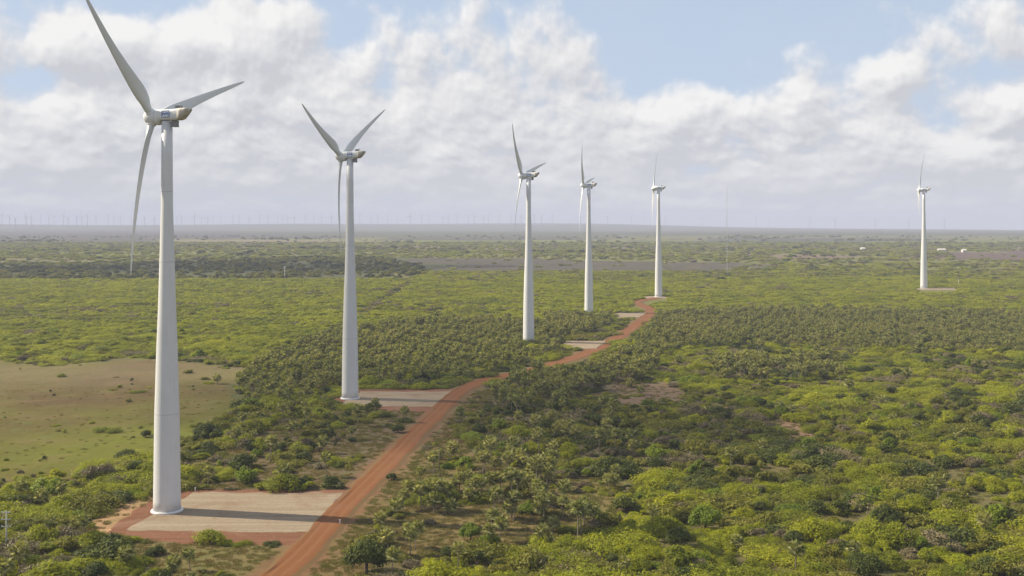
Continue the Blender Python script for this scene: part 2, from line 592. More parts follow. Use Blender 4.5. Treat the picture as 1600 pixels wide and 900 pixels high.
def soil(X, Y):
    """bare soil and short grass colour (albedo) of the land"""
    X = np.asarray(X, float)
    Y = np.asarray(Y, float)
    n = X.size
    c = np.empty((n, 3))
    olive = np.array((.095, .092, .030))
    tan = np.array((.125, .090, .050))
    c[:] = olive
    f = fbm(X, Y, 40, 1)[:, None]
    c = c * (1 - f * .7) + tan * f * .7
    d = np.hypot(X, Y)

    def fill(poly, col, soft=1.0, mixn=None):
        nonlocal c
        jx = (fbm(X, Y, 14, 3) - .5) * 14 * (d / 450)
        jy = (fbm(X, Y, 14, 4) - .5) * 14 * (d / 450)
        k = inside(poly, X + jx, Y + jy)[:, None] * soft
        c = c * (1 - k) + np.asarray(col) * k
    up = np.array((.125, .135, .034))
    fill(REG['upper'], up, .8)
    pg = np.clip((fbm(X, Y, 60, 7)[:, None] - .5) * 1.9 + .30, 0, 1)
    pas = np.array((.104, .108, .012)) * (1 - pg) + np.array((.085, .058, .020)) * pg
    fill(REG['pasture'], pas)
    far_b = sstep(75, 10, np.abs(dist_line(ground_poly([(-300, 578), (0, 585), (240, 580), (380, 578)]), X, Y)))[:, None] * inside(REG['pasture'], X, Y)[:, None]
    c = c * (1 - far_b * .55) + np.array((.150, .112, .068)) * far_b * .55
    for nm, col in (('strip', (.135, .092, .040)), ('between', (.110, .080, .045)), ('frontleft', (.125, .102, .038)),
                    ('bare', (.15, .10, .07)), ('bare2', (.24, .15, .095)), ('verge_left', (.30, .185, .10)),
                    ('grove_d', (.135, .102, .040)), ('grove_a', (.07, .075, .03)), ('grove_c', (.10, .085, .05)), ('grove_b', (.10, .10, .035)), ('midbrush', (.09, .085, .045))):
        fill(REG[nm], col, .9)
    # red earth thrown up along the road
    dr = dist_line(ROAD, X, Y)
    k = sstep(8.5, 3.5, dr + (fbm(X, Y, 9, 9) - .5) * 6)[:, None] * .8
    c = c * (1 - k) + np.array((.155, .078, .042)) * k
    for q in APR_G.values():
        pass
    # country beyond the scrub: fields, woods and one painted-in cloud shadow, in strips
    ff = sstep(1290, 1600, d)[:, None]
    b = fbm(X / 5, Y, 170, 12, 4)[:, None]
    b2 = fbm(X / 4, Y, 520, 15, 3)[:, None]
    pale = np.array((.135, .135, .042))
    gr = np.array((.110, .118, .028))
    br = np.array((.160, .125, .090))
    fc = gr * (1 - b) + pale * b
    fc = fc * (1 - sstep(.52, .72, b2)) + br * sstep(.52, .72, b2)
    c = c * (1 - ff) + fc * ff
    vf = sstep(4000, 6400, d)[:, None]
    c = c * (1 + sstep(2200, 4500, d) * (fbm(X / 7, Y, 700, 97, 4) - .5) * 1.6)[:, None]
    c = c * (1 - vf * .75) + np.array((.060, .064, .044)) * vf * (1 + (fbm(X / 8, Y, 900, 98, 4)[:, None] - .5) * 1.8) * .75
    for poly, col in ((DARK_BAND, (.062, .070, .032)), (FIELD, (.064, .055, .048)), (FIELD_R, (.095, .062, .062)), (FIELD_R2, (.150, .105, .085)),
                      (CLOUD_SHADE, (.070, .064, .060)), (BAND3, (.065, .064, .050)), (BAND4, (.060, .066, .050))):
        jy = (fbm(X, Y, 120, 21) - .5) * 0.10 * d
        jx = (fbm(X, Y, 160, 22) - .5) * 0.25 * d
        k = inside(poly, X + jx, Y + jy)[:, None] * .9
        c = c * (1 - k) + np.asarray(col) * k
    return np.clip(c, 0, 1)


# ground sheet: fan-shaped grid, fine near the drone, out beyond the horizon
rad = np.concatenate([np.linspace(20, 215, 10, endpoint=False), 215 * (1830 / 215) ** np.linspace(0, 1, 330, endpoint=False),
                      1830 * (20500 / 1830) ** np.linspace(0, 1, 170)])
ang = np.concatenate([np.linspace(-3.14159, -0.56, 34, endpoint=False), np.linspace(-0.56, 0.56, 340, endpoint=False), np.linspace(0.56, 3.14159, 34, endpoint=False)])
A_, R_ = np.meshgrid(ang, rad)
GX, GY = (R_ * np.sin(A_)).ravel(), (R_ * np.cos(A_)).ravel()
GZ = gz(GX, GY)
na, nr = len(ang), len(rad)
ii = np.arange(nr - 1)[:, None] * na
jj = np.arange(na)[None, :]
j2 = (jj + 1) % na
quads = np.stack([ii + jj, ii + na + jj, ii + na + j2, ii + j2], -1).reshape(-1, 4)
gv = np.stack([GX, GY, GZ], 1)
gv = np.vstack([gv, [[0, 0, 0]]])
cap_f = [(len(gv) - 1, int(j), int((j + 1) % na)) for j in range(na)]
me = bpy.data.meshes.new('ground')
me.from_pydata(gv.tolist(), [], quads.tolist() + [(a, c, b) for a, b, c in cap_f])
soil_c = soil(gv[:, 0], gv[:, 1])
ca = me.color_attributes.new('soil', 'FLOAT_COLOR', 'POINT')
ca.data.foreach_set('color', np.hstack([soil_c, np.ones((len(soil_c), 1))]).astype(np.float32).ravel())

mt, k, out = new_mat('savanna_soil')
vc = k.n('ShaderNodeVertexColor', layer_name='soil')
geo = k.n('ShaderNodeNewGeometry')
P = geo.outputs['Position']
n1 = k.noise(P, 0.35, 6, 0.65)
n2 = k.noise(P, 0.06, 5, 0.6)
n3 = k.noise(k.v('MULTIPLY', P, (0.35, 1, 1)), 0.018, 5, 0.65)
vv = k.m('ADD', 0.30, k.m('ADD', k.m('MULTIPLY', n1, .7), k.m('ADD', k.m('MULTIPLY', n2, .45), k.m('MULTIPLY', n3, .30))))
hs = k.n('ShaderNodeHueSaturation')
k.put(hs.inputs['Value'], vv)
k.put(hs.inputs['Color'], vc.outputs[0])
cc = k.mix(k.m('MULTIPLY', k.step(n2, .50, .66), .35), hs.outputs[0], (.145, .100, .052))
cc = k.mix(k.m('MULTIPLY', k.step(k.noise(P, 0.11, 5, .6), .52, .70), .4), cc, (.095, .115, .028))
principled(k, out, cc, 0.95, 0.1, k.m('ADD', n1, k.m('MULTIPLY', n2, 3.0)), 0.7, 0.5)
M['soil'] = mt
me.materials.append(mt)
me.polygons.foreach_set('use_smooth', np.ones(len(me.polygons), dtype=bool))
me.update()
tag(link('ground', me), 'dry scrubland ground stretching to the hazy horizon', kind='structure')


# ------------------------------------------------------------------ road and pads
def resample(line, step):
    pts_ = [Vector((x, y, 0)) for x, y in line]
    # Catmull-Rom
    o = []
    for i in range(len(pts_) - 1):
        p0, p1, p2, p3 = pts_[max(i - 1, 0)], pts_[i], pts_[i + 1], pts_[min(i + 2, len(pts_) - 1)]
        n = max(2, int((p2 - p1).length / step))
        for q in range(n):
            t = q / n
            o.append(0.5 * ((2 * p1) + (p2 - p0) * t + (2 * p0 - 5 * p1 + 4 * p2 - p3) * t * t + (3 * p1 - p0 - 3 * p2 + p3) * t ** 3))
    o.append(pts_[-1])
    return o


rp_ = resample(ROAD, 2.0)
PROF = [(-7.4, -0.12), (-5.2, 0.16), (-4.4, 0.34), (-3.4, 0.22), (-1.9, 0.17), (0, 0.24), (1.9, 0.17), (3.4, 0.20), (4.3, 0.23), (5.2, 0.13), (8.2, -0.12)]
rv, rf, ru = [], [], []
for i, p in enumerate(rp_):
    t = (rp_[min(i + 1, len(rp_) - 1)] - rp_[max(i - 1, 0)]).normalized()
    nrm = Vector((t.y, -t.x, 0))
    for j, (s, h) in enumerate(PROF):
        jit = 0 if 2 < j < 8 else (smooth_noise(np.array(i * 2.0), np.array((0 if j < 3 else 9) * 31.0), 7.0, 2) - .5) * 1.5
        wd = 0.67 + 0.18 * min(1, max(0, (p.y - 300) / 400))
        q = p + nrm * (s * wd + float(jit))
        zz = float(gz(q.x, q.y))
        rv.append((q.x, q.y, zz + h + (0.10 if p.y > 760 else 0)))
        ru.append((s, i * 2.0))
m_ = len(PROF)
for i in range(len(rp_) - 1):
    for j in range(m_ - 1):
        a = i * m_ + j
        rf.append((a, a + 1, a + m_ + 1, a + m_))
mt, k, out = new_mat('red_laterite_road')
geo = k.n('ShaderNodeNewGeometry')
P = geo.outputs['Position']
at_ = k.n('ShaderNodeAttribute', attribute_name='across')
acr = at_.outputs['Fac']
na_ = k.noise(P, 0.5, 6, 0.65)
nb_ = k.noise(P, 0.07, 4, 0.6)
rut = k.m('ABSOLUTE', k.m('SUBTRACT', k.m('ABSOLUTE', k.m('ADD', acr, k.m('MULTIPLY', k.m('SUBTRACT', nb_, .5), 1.6))), 1.9))
rutf = k.step(rut, 1.1, 0.15)
edge = k.step(k.m('ADD', k.m('ABSOLUTE', acr), k.m('MULTIPLY', na_, 2.2)), 5.4, 6.6)
c = k.mix(na_, (.138, .054, .020), (.188, .082, .033))
c = k.mix(k.m('MULTIPLY', rutf, .5), c, (.205, .098, .046))
c = k.mix(k.m('MULTIPLY', k.step(nb_, .48, .66), .4), c, (.185, .092, .053))
c = k.mix(k.m('MULTIPLY', edge, .9), c, k.mix(nb_, (.115, .070, .036), (.135, .095, .040)))
principled(k, out, c, 0.95, 0.08, na_, 0.5, 0.12)
M['road'] = mt
me = mesh('road', rv, rf, mt, smooth=True)
fa = me.attributes.new('across', 'FLOAT', 'POINT')
fa.data.foreach_set('value', np.array([u[0] for u in ru], dtype=np.float32))
tag(link('road', me), 'red laterite service road winding past the turbines', kind='structure')


def mat_earth(name, a, b, d, sp=0.5):
    mt, k, out = new_mat(name)
    geo = k.n('ShaderNodeNewGeometry')
    P = geo.outputs['Position']
    q = k.noise(P, 0.9, 7, 0.7)
    r_ = k.noise(k.v('MULTIPLY', P, (0.10, 3.2, 1)), 0.16, 5, 0.6, 0.4)
    s = k.noise(P, 4.0, 3, 0.6)
    c = k.mix(k.step(r_, .35, .68), a, b)
    c = k.mix(k.m('MULTIPLY', k.step(q, .45, .72), .55), c, d)
    st2 = k.noise(P, 0.055, 5, 0.65, 0.6)
    c = k.mix(k.m('MULTIPLY', k.step(st2, .50, .68), .55), c, d)
    hs = k.n('ShaderNodeHueSaturation')
    k.put(hs.inputs['Value'], k.m('ADD', .70, k.m('MULTIPLY', s, .60)))
    k.put(hs.inputs['Color'], c)
    principled(k, out, hs.outputs[0], .95, .08, k.m('ADD', q, s), .4, .08)
    return mt


M['gravel'] = mat_earth('pale_gravel', (.222, .176, .124), (.285, .235, .172), (.175, .108, .066))
M['redearth'] = mat_earth('red_earth', (.130, .055, .030), (.175, .083, .049), (.21, .130, .088))


def patch(name, poly, mat, top, skirt=1.2, jitter=0.8, step=3.0, seed=0.0):
    """a low raised sheet with a ragged sloping edge"""
    o = []
    n = len(poly)
    for i in range(n):
        a, b = Vector((*poly[i], 0)), Vector((*poly[(i + 1) % n], 0))
        m2 = max(1, int((b - a).length / step))
        for q in range(m2):
            o.append(a.lerp(b, q / m2))
    c = sum(o, Vector()) / len(o)
    top_v, low_v = [], []
    for i, p in enumerate(o):
        d = (p - c).normalized()
        jn = (float(smooth_noise(np.array(p.x), np.array(p.y), 4.0, 3 + seed)) - .5) * 2 * jitter
        p1 = p + d * jn
        p2 = p1 + d * skirt
        top_v.append((p1.x, p1.y, float(gz(p1.x, p1.y)) + top))
        low_v.append((p2.x, p2.y, float(gz(p2.x, p2.y)) - 0.1))
    cv_ = (c.x, c.y, float(gz(c.x, c.y)) + top)
    N = len(o)
    fs = []
    for i in range(N):
        j = (i + 1) % N
        fs += [(i, N + i, N + j, j), (2 * N, i, j)]
    me = mesh(name, top_v + low_v + [cv_], fs, mat)
    return link(name, me)


for i, p in APR_G.items():
    tag(patch('earth_apron', p, M['redearth'], 0.10, 1.8, 1.2, 2.0, i), 'red earth apron around the gravel pad of a turbine', kind='structure')
for i, p in PADS_G.items():
    tag(patch('gravel_pad', p, M['gravel'], 0.15 if i < 2 else 0.42 if i < 4 else .25, 0.9 if i < 4 else 2.5, 1.3, 2.0, i + 5), 'pale gravel crane pad beside a turbine', kind='structure')
# a worn track that runs out of the near pad to the left
trk = resample([at(235, 800), at(200, 822), at(150, 833), at(90, 834), at(40, 828), at(-60, 826)], 2.0)
tv, tf = [], []
for i, p in enumerate(trk):
    t = (trk[min(i + 1, len(trk) - 1)] - trk[max(i - 1, 0)]).normalized()
    nrm = Vector((t.y, -t.x, 0))
    for s, h in ((-2.2, -.05), (-1.2, .07), (0, .09), (1.2, .07), (2.2, -.05)):
        q = p + nrm * (s + (float(smooth_noise(np.array(i * 2.), np.array(s * 9.), 5., 4)) - .5) * 1.6)
        tv.append((q.x, q.y, h))
for i in range(len(trk) - 1):
    for j in range(4):
        a = i * 5 + j
        tf.append((a, a + 1, a + 6, a + 5))
tag(link('dirt_path', mesh('dirt_path', tv, tf, mat_earth('pale_dirt', (.36, .22, .13), (.42, .29, .18), (.30, .15, .085)))), 'worn dirt track leading left from the nearest pad', kind='structure')


# ------------------------------------------------------------------ wind turbines
H_T = 100.0
TW = [(0.0, 6.95), (3, 6.86), (25.2, 6.25), (42, 5.25), (52, 4.45), (64, 3.75), (78, 3.0), (90, 2.85), (H_T, 2.72)]


def ring(r_, z, n=40):
    return [(r_ * math.cos(6.283185 * j / n), r_ * math.sin(6.283185 * j / n), z) for j in range(n)]


mb = MB()
prof = []
for (z1, d1_), (z2, d2_) in zip(TW[:-1], TW[1:]):
    nseg = max(1, int((z2 - z1) / 6))
    prof += [(z1 + (z2 - z1) * q / nseg, d1_ + (d2_ - d1_) * q / nseg) for q in range(nseg)]
prof.append(TW[-1])
mb.loft([ring(d / 2, z) for z, d in prof])
tower_me = mb.build('tower', M['concrete'], True)
mb = MB()
mb.loft([ring(4.05, -0.3), ring(4.05, .42), ring(3.90, .60), ring(3.49, .62)])
foot_me = mb.build('tower_foot', M['concrete'], False)
joint_me = {}
for zj, dj in ((25.2, 6.25), (64.0, 3.75), (82.0, 2.95)):
    mb = MB()
    mb.loft([ring(dj / 2 - .05, zj - .10), ring(dj / 2 + .012, zj - .07), ring(dj / 2 + .010, zj + .07), ring(dj / 2 - .05, zj + .10)], False)
    joint_me[zj] = mb.build('tower_joint', M['seam'], True)

# blade: span +Z, leading edge +X, downwind +Y
BL = 43.0
mb = MB()
rings = []
st_ = [(1.0, 1.9, 1.0), (2.2, 1.95, 1.0), (3.6, 2.35, .78), (5.2, 3.0, .52), (7.2, 3.55, .38), (9.2, 3.62, .31), (12, 3.35, .27), (16, 2.85, .24), (21, 2.3, .21),
       (27, 1.78, .19), (33, 1.32, .18), (37, .95, .17), (39.5, .66, .16), (40.8, .38, .16), (41.3, .10, .16)]
for r_, ch, th in st_:
    tw = R(14) * (1 - min(r_, 30) / 30) ** 1.3 + R(11)
    rnd = max(0.0, min(1.0, (5.2 - r_) / 3.0))
    loop = []
    nn_ = 20
    for j in range(nn_):
        a = 6.283185 * j / nn_
        xr = math.cos(a)
        # aerofoil: blunt leading edge (+x), sharp trailing edge
        xa = (xr * 0.5 + 0.5)
        thk = 2.6 * math.sqrt(max(xa, 0)) * 0 + (math.sin(a) * (0.30 + 0.70 * xa ** 0.8))
        yc = 0.5 * th * ch * ((1 - rnd) * thk + rnd * math.sin(a))
        xc = ch * ((1 - rnd) * (xr * 0.5 - 0.20) + rnd * xr * 0.5)
        loop.append((xc * math.cos(tw) + yc * math.sin(tw), -xc * math.sin(tw) + yc * math.cos(tw) - 0.055 * r_ + 0.0024 * r_ * r_, r_))
    rings.append(loop)
mb.loft(rings)
blade_me = mb.build('blade', M['blade'], True)


def superloop(x, hw, zlo, zhi, n=24, e=3.2):
    """rounded-box cross-section in the YZ plane at x"""
    o = []
    for j in range(n):
        a = 6.283185 * j / n
        c_, s_ = math.cos(a), math.sin(a)
        o.append((x, hw * math.copysign(abs(c_) ** (2 / e), c_), (zlo + zhi) / 2 + (zhi - zlo) / 2 * math.copysign(abs(s_) ** (2 / e), s_)))
    return o


# nacelle in its own frame: upwind -X, tower axis at x=0, z=0 at tower top
mb = MB()
mb.loft([superloop(-2.9, 1.9, -0.85, 3.15, e=2.2), superloop(-2.5, 1.95, -0.95, 3.2, e=2.3), superloop(-1.9, 1.9, -0.7, 3.15, e=2.5), superloop(-1.35, 1.7, .12, 3.05, e=3.2),
         superloop(-0.5, 1.68, .14, 3.02, e=3.6), superloop(2.6, 1.62, .16, 3.08, e=4), superloop(4.1, 1.58, .2, 3.2, e=4), superloop(4.6, 1.52, .75, 3.24, e=4)])
nac_me = mb.build('nacelle', M['white'], True)
mb = MB()   # sloping dirty tail
mb.loft([superloop(4.0, 1.61, .18, 3.235, e=4), superloop(4.8, 1.57, .42, 3.27, e=4), superloop(5.9, 1.48, 1.6, 3.27, e=4), superloop(6.6, 1.36, 2.55, 3.22, e=4), superloop(6.75, 1.2, 2.8, 3.12, e=4)])
tail_me = mb.build('tail_cowl', M['dirty'], True)
mb = MB()
mb.box((2.35, .2, -.62), (1.15, 1.5, 1.5))
mb.box((2.35, .2, -1.42), (1.35, 1.7, .12))
vent_me = mb.build('ventilation_box', M['grey'])
mb = MB()
mb.box((3.2, .4, 3.52), (1.25, 1.3, .72))
mb.box((3.2, .4, 3.92), (1.45, 1.5, .10))
mb.box((3.2, .4, 3.24), (1.6, 1.7, .10))
cool_me = mb.build('roof_cooler', M['grey'])
mb = MB()
for q in (-.5, .5):
    mb.tube([(4.4, q, 3.15), (4.4, q, 4.6)], [.05, .04], 6)
mb.tube([(4.4, -.5, 4.3), (4.4, .5, 4.3)], [.035, .035], 6)
mast_me = mb.build('wind_vane', M['steel'])
# hub and spinner: axis -X from x=-3.3 forward, centre of rotor at origin
mb = MB()
hp = [(1.55, 1.7), (1.2, 2.02), (0.3, 2.16), (-.7, 2.08), (-1.5, 1.75), (-2.1, 1.2), (-2.4, .62), (-2.5, .12)]
mb.loft([[(x, r_ * math.cos(6.283185 * j / 28), r_ * math.sin(6.283185 * j / 28)) for j in range(28)] for x, r_ in hp])
hub_me = mb.build('hub', M['white'], True)
mb = MB()
mb.loft([ring(1.16, .7, 24), ring(1.20, 2.0, 24), ring(1.10, 2.25, 24), ring(0.9, 2.3, 24)])
collar_me = mb.build('blade_collar', M['white'], True)

# nacelle sign: WPE in a blue frame on the side that faces the drone (-Y side after yaw)
mb = MB()
SW, SH = 2.35, 1.75
for cx, cz, sx_, sz_ in ((0, SH / 2 - .075, SW, .15), (0, -SH / 2 + .075, SW, .15), (-SW / 2 + .075, 0, .15, SH - .3), (SW / 2 - .075, 0, .15, SH - .3)):
    mb.box((cx, 0, cz), (sx_, .03, sz_))
frame_me = mb.build('sign_frame', M['blue'])
mb = MB()
mb.box((0, .02, 0), (SW - .02, .03, SH - .02))
board_me = mb.build('sign_board', M['signwhite'])
fc_ = bpy.data.curves.new('lettering', 'FONT')
fc_.body = 'WPE'
fc_.align_x, fc_.align_y = 'CENTER', 'CENTER'
fc_.size = 1.05
fc_.extrude = 0.012
fc_.offset = 0.035
tmp = bpy.data.objects.new('lettering', fc_)
COL.objects.link(tmp)
bpy.context.view_layer.update()
dgp = bpy.context.evaluated_depsgraph_get()
letter_me = bpy.data.meshes.new_from_object(tmp.evaluated_get(dgp))
letter_me.name = 'lettering'
COL.objects.unlink(tmp)
bpy.data.objects.remove(tmp)
letter_me.materials.clear()
letter_me.materials.append(M['blue'])

# u = horizontal direction of the rotor disc (away from the drone, rightwards)
TSPEC = [  # bearing of the rotor disc (degrees from +X), first blade's angle from upright, label
    (71.5, 70.5, "nearest wind turbine, towering at the left beside the near gravel pad"),
    (70.0, 56.5, "second wind turbine from the left, its rotor a wide Y"),
    (70.5, 76, "white wind turbine behind the palms where the road passes the third pad"),
    (76.5, 79, "slim wind turbine left of the road's bend, fourth along the red road"),
    (84.0, 31, "wind turbine at the far end of the red road, rotor almost edge-on"),
    (67.0, 20, "solitary small wind turbine far out on the right plain"),
]
for (tx, ty), (yaw, th0, lab) in zip(TUR, TSPEC):
    angs = (th0, th0 - 120, th0 + 120)
    ux, uy = math.cos(R(yaw)), math.sin(R(yaw))
    n_ = Vector((-uy, ux, 0))                # upwind
    u_ = Vector((ux, uy, 0))
    root = bpy.data.objects.new('wind_turbine', None)
    COL.objects.link(root)
    root.location = (tx, ty, float(gz(tx, ty)))
    root.empty_display_size = 5
    tag(root, lab, 'wind turbine', 'white wind turbines standing on the plain')
    link('tower', tower_me, root)
    link('tower_foot', foot_me, root)
    for q in joint_me.values():
        link('tower_joint', q, root)
    # nacelle frame: local -X -> n_, local -Y faces the drone
    rot = Matrix(((-n_.x, u_.x, 0), (-n_.y, u_.y, 0), (0, 0, 1))).to_4x4()
    base = Matrix.Translation((0, 0, H_T)) @ rot
    nc = link('nacelle', nac_me, root)
    nc.matrix_local = base
    for nm, dm in (('tail_cowl', tail_me), ('ventilation_box', vent_me), ('roof_cooler', cool_me), ('wind_vane', mast_me)):
        link(nm, dm, nc)
    for nm, dm, dy in (('sign_board', board_me, 0.0), ('sign_frame', frame_me, -0.012)):
        b_ = link(nm, dm, nc)
        b_.location = (0.75, -1.72 + dy, 1.75)
    b_ = link('lettering', letter_me, nc)
    b_.matrix_local = Matrix.Translation((0.75, -1.735, 1.72)) @ Matrix.Rotation(R(90), 4, 'X')
    tilt = R(4)
    nt = (n_ * math.cos(tilt) + Vector((0, 0, 1)) * math.sin(tilt)).normalized()
    zt = (Vector((0, 0, 1)) * math.cos(tilt) - n_ * math.sin(tilt)).normalized()
    hubp = Vector((0, 0, H_T + 1.25)) + n_ * 4.3
    hb = link('hub', hub_me, root)
    rh = Matrix((-nt, u_, zt)).transposed().to_4x4()
    hb.matrix_local = Matrix.Translation(hubp) @ rh
    for an in angs:
        th = R(an)
        b_dir = zt * math.cos(th) + u_ * math.sin(th)
        l_dir = zt * math.sin(th) - u_ * math.cos(th)
        bm_ = Matrix((l_dir, -nt, b_dir)).transposed().to_4x4()
        bl = link('blade', blade_me, root)
        bl.matrix_local = Matrix.Translation(hubp) @ bm_
        link('blade_collar', collar_me, bl)

SHARED = []     # things that look alike: told apart by their order from the left
# far wind farm on the horizon
far_me = []
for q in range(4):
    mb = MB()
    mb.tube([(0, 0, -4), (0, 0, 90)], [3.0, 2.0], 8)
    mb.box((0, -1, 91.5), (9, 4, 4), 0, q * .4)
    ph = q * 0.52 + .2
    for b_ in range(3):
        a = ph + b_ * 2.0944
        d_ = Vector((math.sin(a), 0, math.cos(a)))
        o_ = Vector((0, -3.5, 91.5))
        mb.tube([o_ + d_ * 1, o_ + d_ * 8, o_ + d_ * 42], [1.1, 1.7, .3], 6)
    far_me.append(mb.build('distant_turbine', M['far_silhouette'], False))
fx = []
x = 3.0
while x < 1240:
    fx.append(x)
    x += random.uniform(7, 22) if x < 860 else random.uniform(18, 60)
fx += [1265, 1305, 1368, 1420, 1476]
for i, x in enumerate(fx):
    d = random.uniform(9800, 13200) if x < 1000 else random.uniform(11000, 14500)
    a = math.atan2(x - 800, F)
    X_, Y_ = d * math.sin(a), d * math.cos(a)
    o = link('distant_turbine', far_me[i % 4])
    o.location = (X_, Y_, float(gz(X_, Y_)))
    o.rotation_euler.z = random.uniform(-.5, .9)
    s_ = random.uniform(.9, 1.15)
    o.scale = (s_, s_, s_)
    wh = ('left of the nearest tower' if x < 250 else 'between first and second towers' if x < 545 else 'between second and third towers' if x < 826 else
          'between third and fifth towers' if x < 1029 else 'right of the fifth tower')
    tag(o, 'tiny hazy wind turbine on the horizon ' + wh, 'wind turbine', 'far wind farm on the horizon, ' + wh)
    SHARED.append((o, x))


# ------------------------------------------------------------------ plants: meshes
def leaf_cloud(centres, radii, n, size, seed, aspect=1.0, squash=0.8, rough=0.75, shell=0.55, zmin=0.05, droop=0.0):
    """n small leaf quads spread over and inside lumps; each faces roughly outwards from its lump"""
    r2 = np.random.default_rng(seed)
    C = np.asarray(centres, float)
    Rr = np.asarray(radii, float)
    wgt = Rr ** 2
    k_ = r2.choice(len(C), n, p=wgt / wgt.sum())
    d = r2.normal(size=(n, 3))
    d[:, 2] += 0.35
    d /= np.linalg.norm(d, axis=1)[:, None]
    rr = Rr[k_] * (shell + (1 - shell) * r2.random(n) ** 0.5) * (1 + 0.18 * r2.normal(size=n))
    p = C[k_] + d * rr[:, None] * np.array([1, 1, squash])
    keep = p[:, 2] > zmin
    p, d = p[keep], d[keep]
    n = len(p)
    nr_ = d + rough * r2.normal(size=(n, 3)) * 0.8 + np.array([0, 0, .55])
    nr_ /= np.linalg.norm(nr_, axis=1)[:, None]
    t = np.cross(nr_, r2.normal(size=(n, 3)))
    t /= np.linalg.norm(t, axis=1)[:, None] + 1e-9
    b = np.cross(nr_, t)
    sz = size * (0.6 + 0.8 * r2.random(n))[:, None]
    t = t * sz * 0.5 * aspect
    b = b * sz * 0.5 / aspect
    v = np.stack([p - t, p - b * .9 + nr_ * sz * .05, p + t, p + b * .9 + nr_ * sz * .05], 1).reshape(-1, 3)
    f = np.arange(n * 4).reshape(-1, 4)
    return v, f


def lumps(nc, rx, h, seed, rmin=.35, rmax=.6, flat=False):
    r2 = random.Random(seed)
    cs, rs = [], []
    for i in range(nc):
        a = r2.random() * 6.283
        q = math.sqrt(r2.random()) * rx * .78
        rr = rx * r2.uniform(rmin, rmax)
        zz = max(rr * .35, h * (1 - (q / rx) ** 2 * .75) - rr * .8) * r2.uniform(.75, 1.05)
        cs.append((q * math.cos(a), q * math.sin(a) * r2.uniform(.8, 1), zz))
        rs.append(rr)
    return cs, rs


def stems(nc, cs, r0, seed):
    mb = MB()
    r2 = random.Random(seed)
    for c in cs[:nc]:
        b = Vector((r2.uniform(-.3, .3), r2.uniform(-.3, .3), -.1))
        e = Vector(c)
        m2 = b.lerp(e, .5) + Vector((r2.uniform(-.25, .25), r2.uniform(-.25, .25), .15))
        mb.tube([b, m2, e], [r0, r0 * .7, r0 * .25], 5)
    return mb


SHRUB_KINDS = ['yellow', 'olive', 'grey', 'dark', 'fresh']
NEAR, FARC = [], []
proto_near = bpy.data.collections.new('shrub_shapes')
proto_far = bpy.data.collections.new('shrub_shapes_far')
foli_me, stem_me = {}, {}
for ki, kd in enumerate(SHRUB_KINDS):
    for v_ in range(4):
        sd = ki * 10 + v_
        rx = {0: 2.3, 1: 2.0, 2: 2.0, 3: 2.0, 4: 1.9}[ki] * (0.9 + .1 * v_)
        h = {0: 2.3, 1: 2.0, 2: 1.8, 3: 2.5, 4: 2.6}[ki] * (0.9 + .07 * ((v_ * 7) % 4))
        nl_, ln = 11 + v_, 1.0
        if v_ == 3:        # wide low thicket
            rx, h, nl_, ln = rx * 1.55, h * .85, 24, 1.9
        elif v_ == 2:      # small upright bush
            rx, h, nl_, ln = rx * .66, h * 1.05, 6, .6
        cs, rs = lumps(nl_, rx, h, sd, .30 if v_ != 3 else .18, .52 if v_ != 3 else .40)
        if ki == 2:
            v, f = leaf_cloud(cs, rs, int(2600 * ln), .22, sd, aspect=2.2, rough=1.1, shell=.4)
        elif ki == 0:
            v, f = leaf_cloud(cs, rs, int(3200 * ln), .21, sd, aspect=1.7, rough=.7, shell=.6)
        elif ki == 3:
            v, f = leaf_cloud(cs, rs, int(1700 * ln), .30, sd, aspect=1.2, rough=.7, shell=.6)
        else:
            v, f = leaf_cloud(cs, rs, int(1900 * ln), .27, sd, aspect=1.5, rough=.85, shell=.5)
        mt = M['leaf_' + kd]
        foli_me[ki, v_] = mesh('foliage', v, f, mt)
        sm = stems(6, cs, .07, sd)
        stem_me[ki, v_] = sm.build('stems', M['bark'])
        # joined shape for the mass of shrubs
        a = MB()
        a.add(v.tolist(), f.tolist(), 0)
        a.add(sm.v, sm.f, 1)
        ob = bpy.data.objects.new('shrub_shape_%02d' % (ki * 4 + v_), a.build('shrub_shape', [mt, M['bark']]))
        proto_near.objects.link(ob)
        # coarser for far off: a wider clump of several shrubs
        r2 = random.Random(sd)
        cs2, rs2 = [], []
        for q in range(7):
            a_ = r2.random() * 6.283
            d_ = math.sqrt(r2.random()) * 3.0
            rr = r2.uniform(.9, 1.7)
            cs2.append((d_ * math.cos(a_), d_ * math.sin(a_), rr * r2.uniform(.5, .9)))
            rs2.append(rr)
        v, f = leaf_cloud(cs2, rs2, 620, .62, sd, aspect=1.3, rough=.7, shell=.6)
        ob = bpy.data.objects.new('shrub_clump_%02d' % (ki * 4 + v_), mesh('shrub_clump', v, f, mt))
        proto_far.objects.link(ob)


def tree_meshes(sd, rx, h, mat, n, ls, nl=16, trunk_h=1.6):
    cs, rs = lumps(nl, rx, h - trunk_h * .4, sd, .26, .44)
    cs = [(c[0], c[1], c[2] + trunk_h * .35) for c in cs]
    v, f = leaf_cloud(cs, rs, n, ls, sd, aspect=1.25, rough=.75, shell=.62, zmin=.45)
    crown = mesh('crown', v, f, mat)
    mb = MB()
    r2 = random.Random(sd)
    top = Vector((r2.uniform(-.2, .2), r2.uniform(-.2, .2), trunk_h))
    mb.tube([(0, 0, -.2), top * .5, top], [.26, .22, .19], 8)
    for c in cs[:9]:
        e = Vector(c)
        mid = top.lerp(e, .5) + Vector((0, 0, .2))
        mb.tube([top - Vector((0, 0, .15)), mid, e], [.15, .09, .03], 6)
    return crown, mb.build('trunk', M['bark'], True)


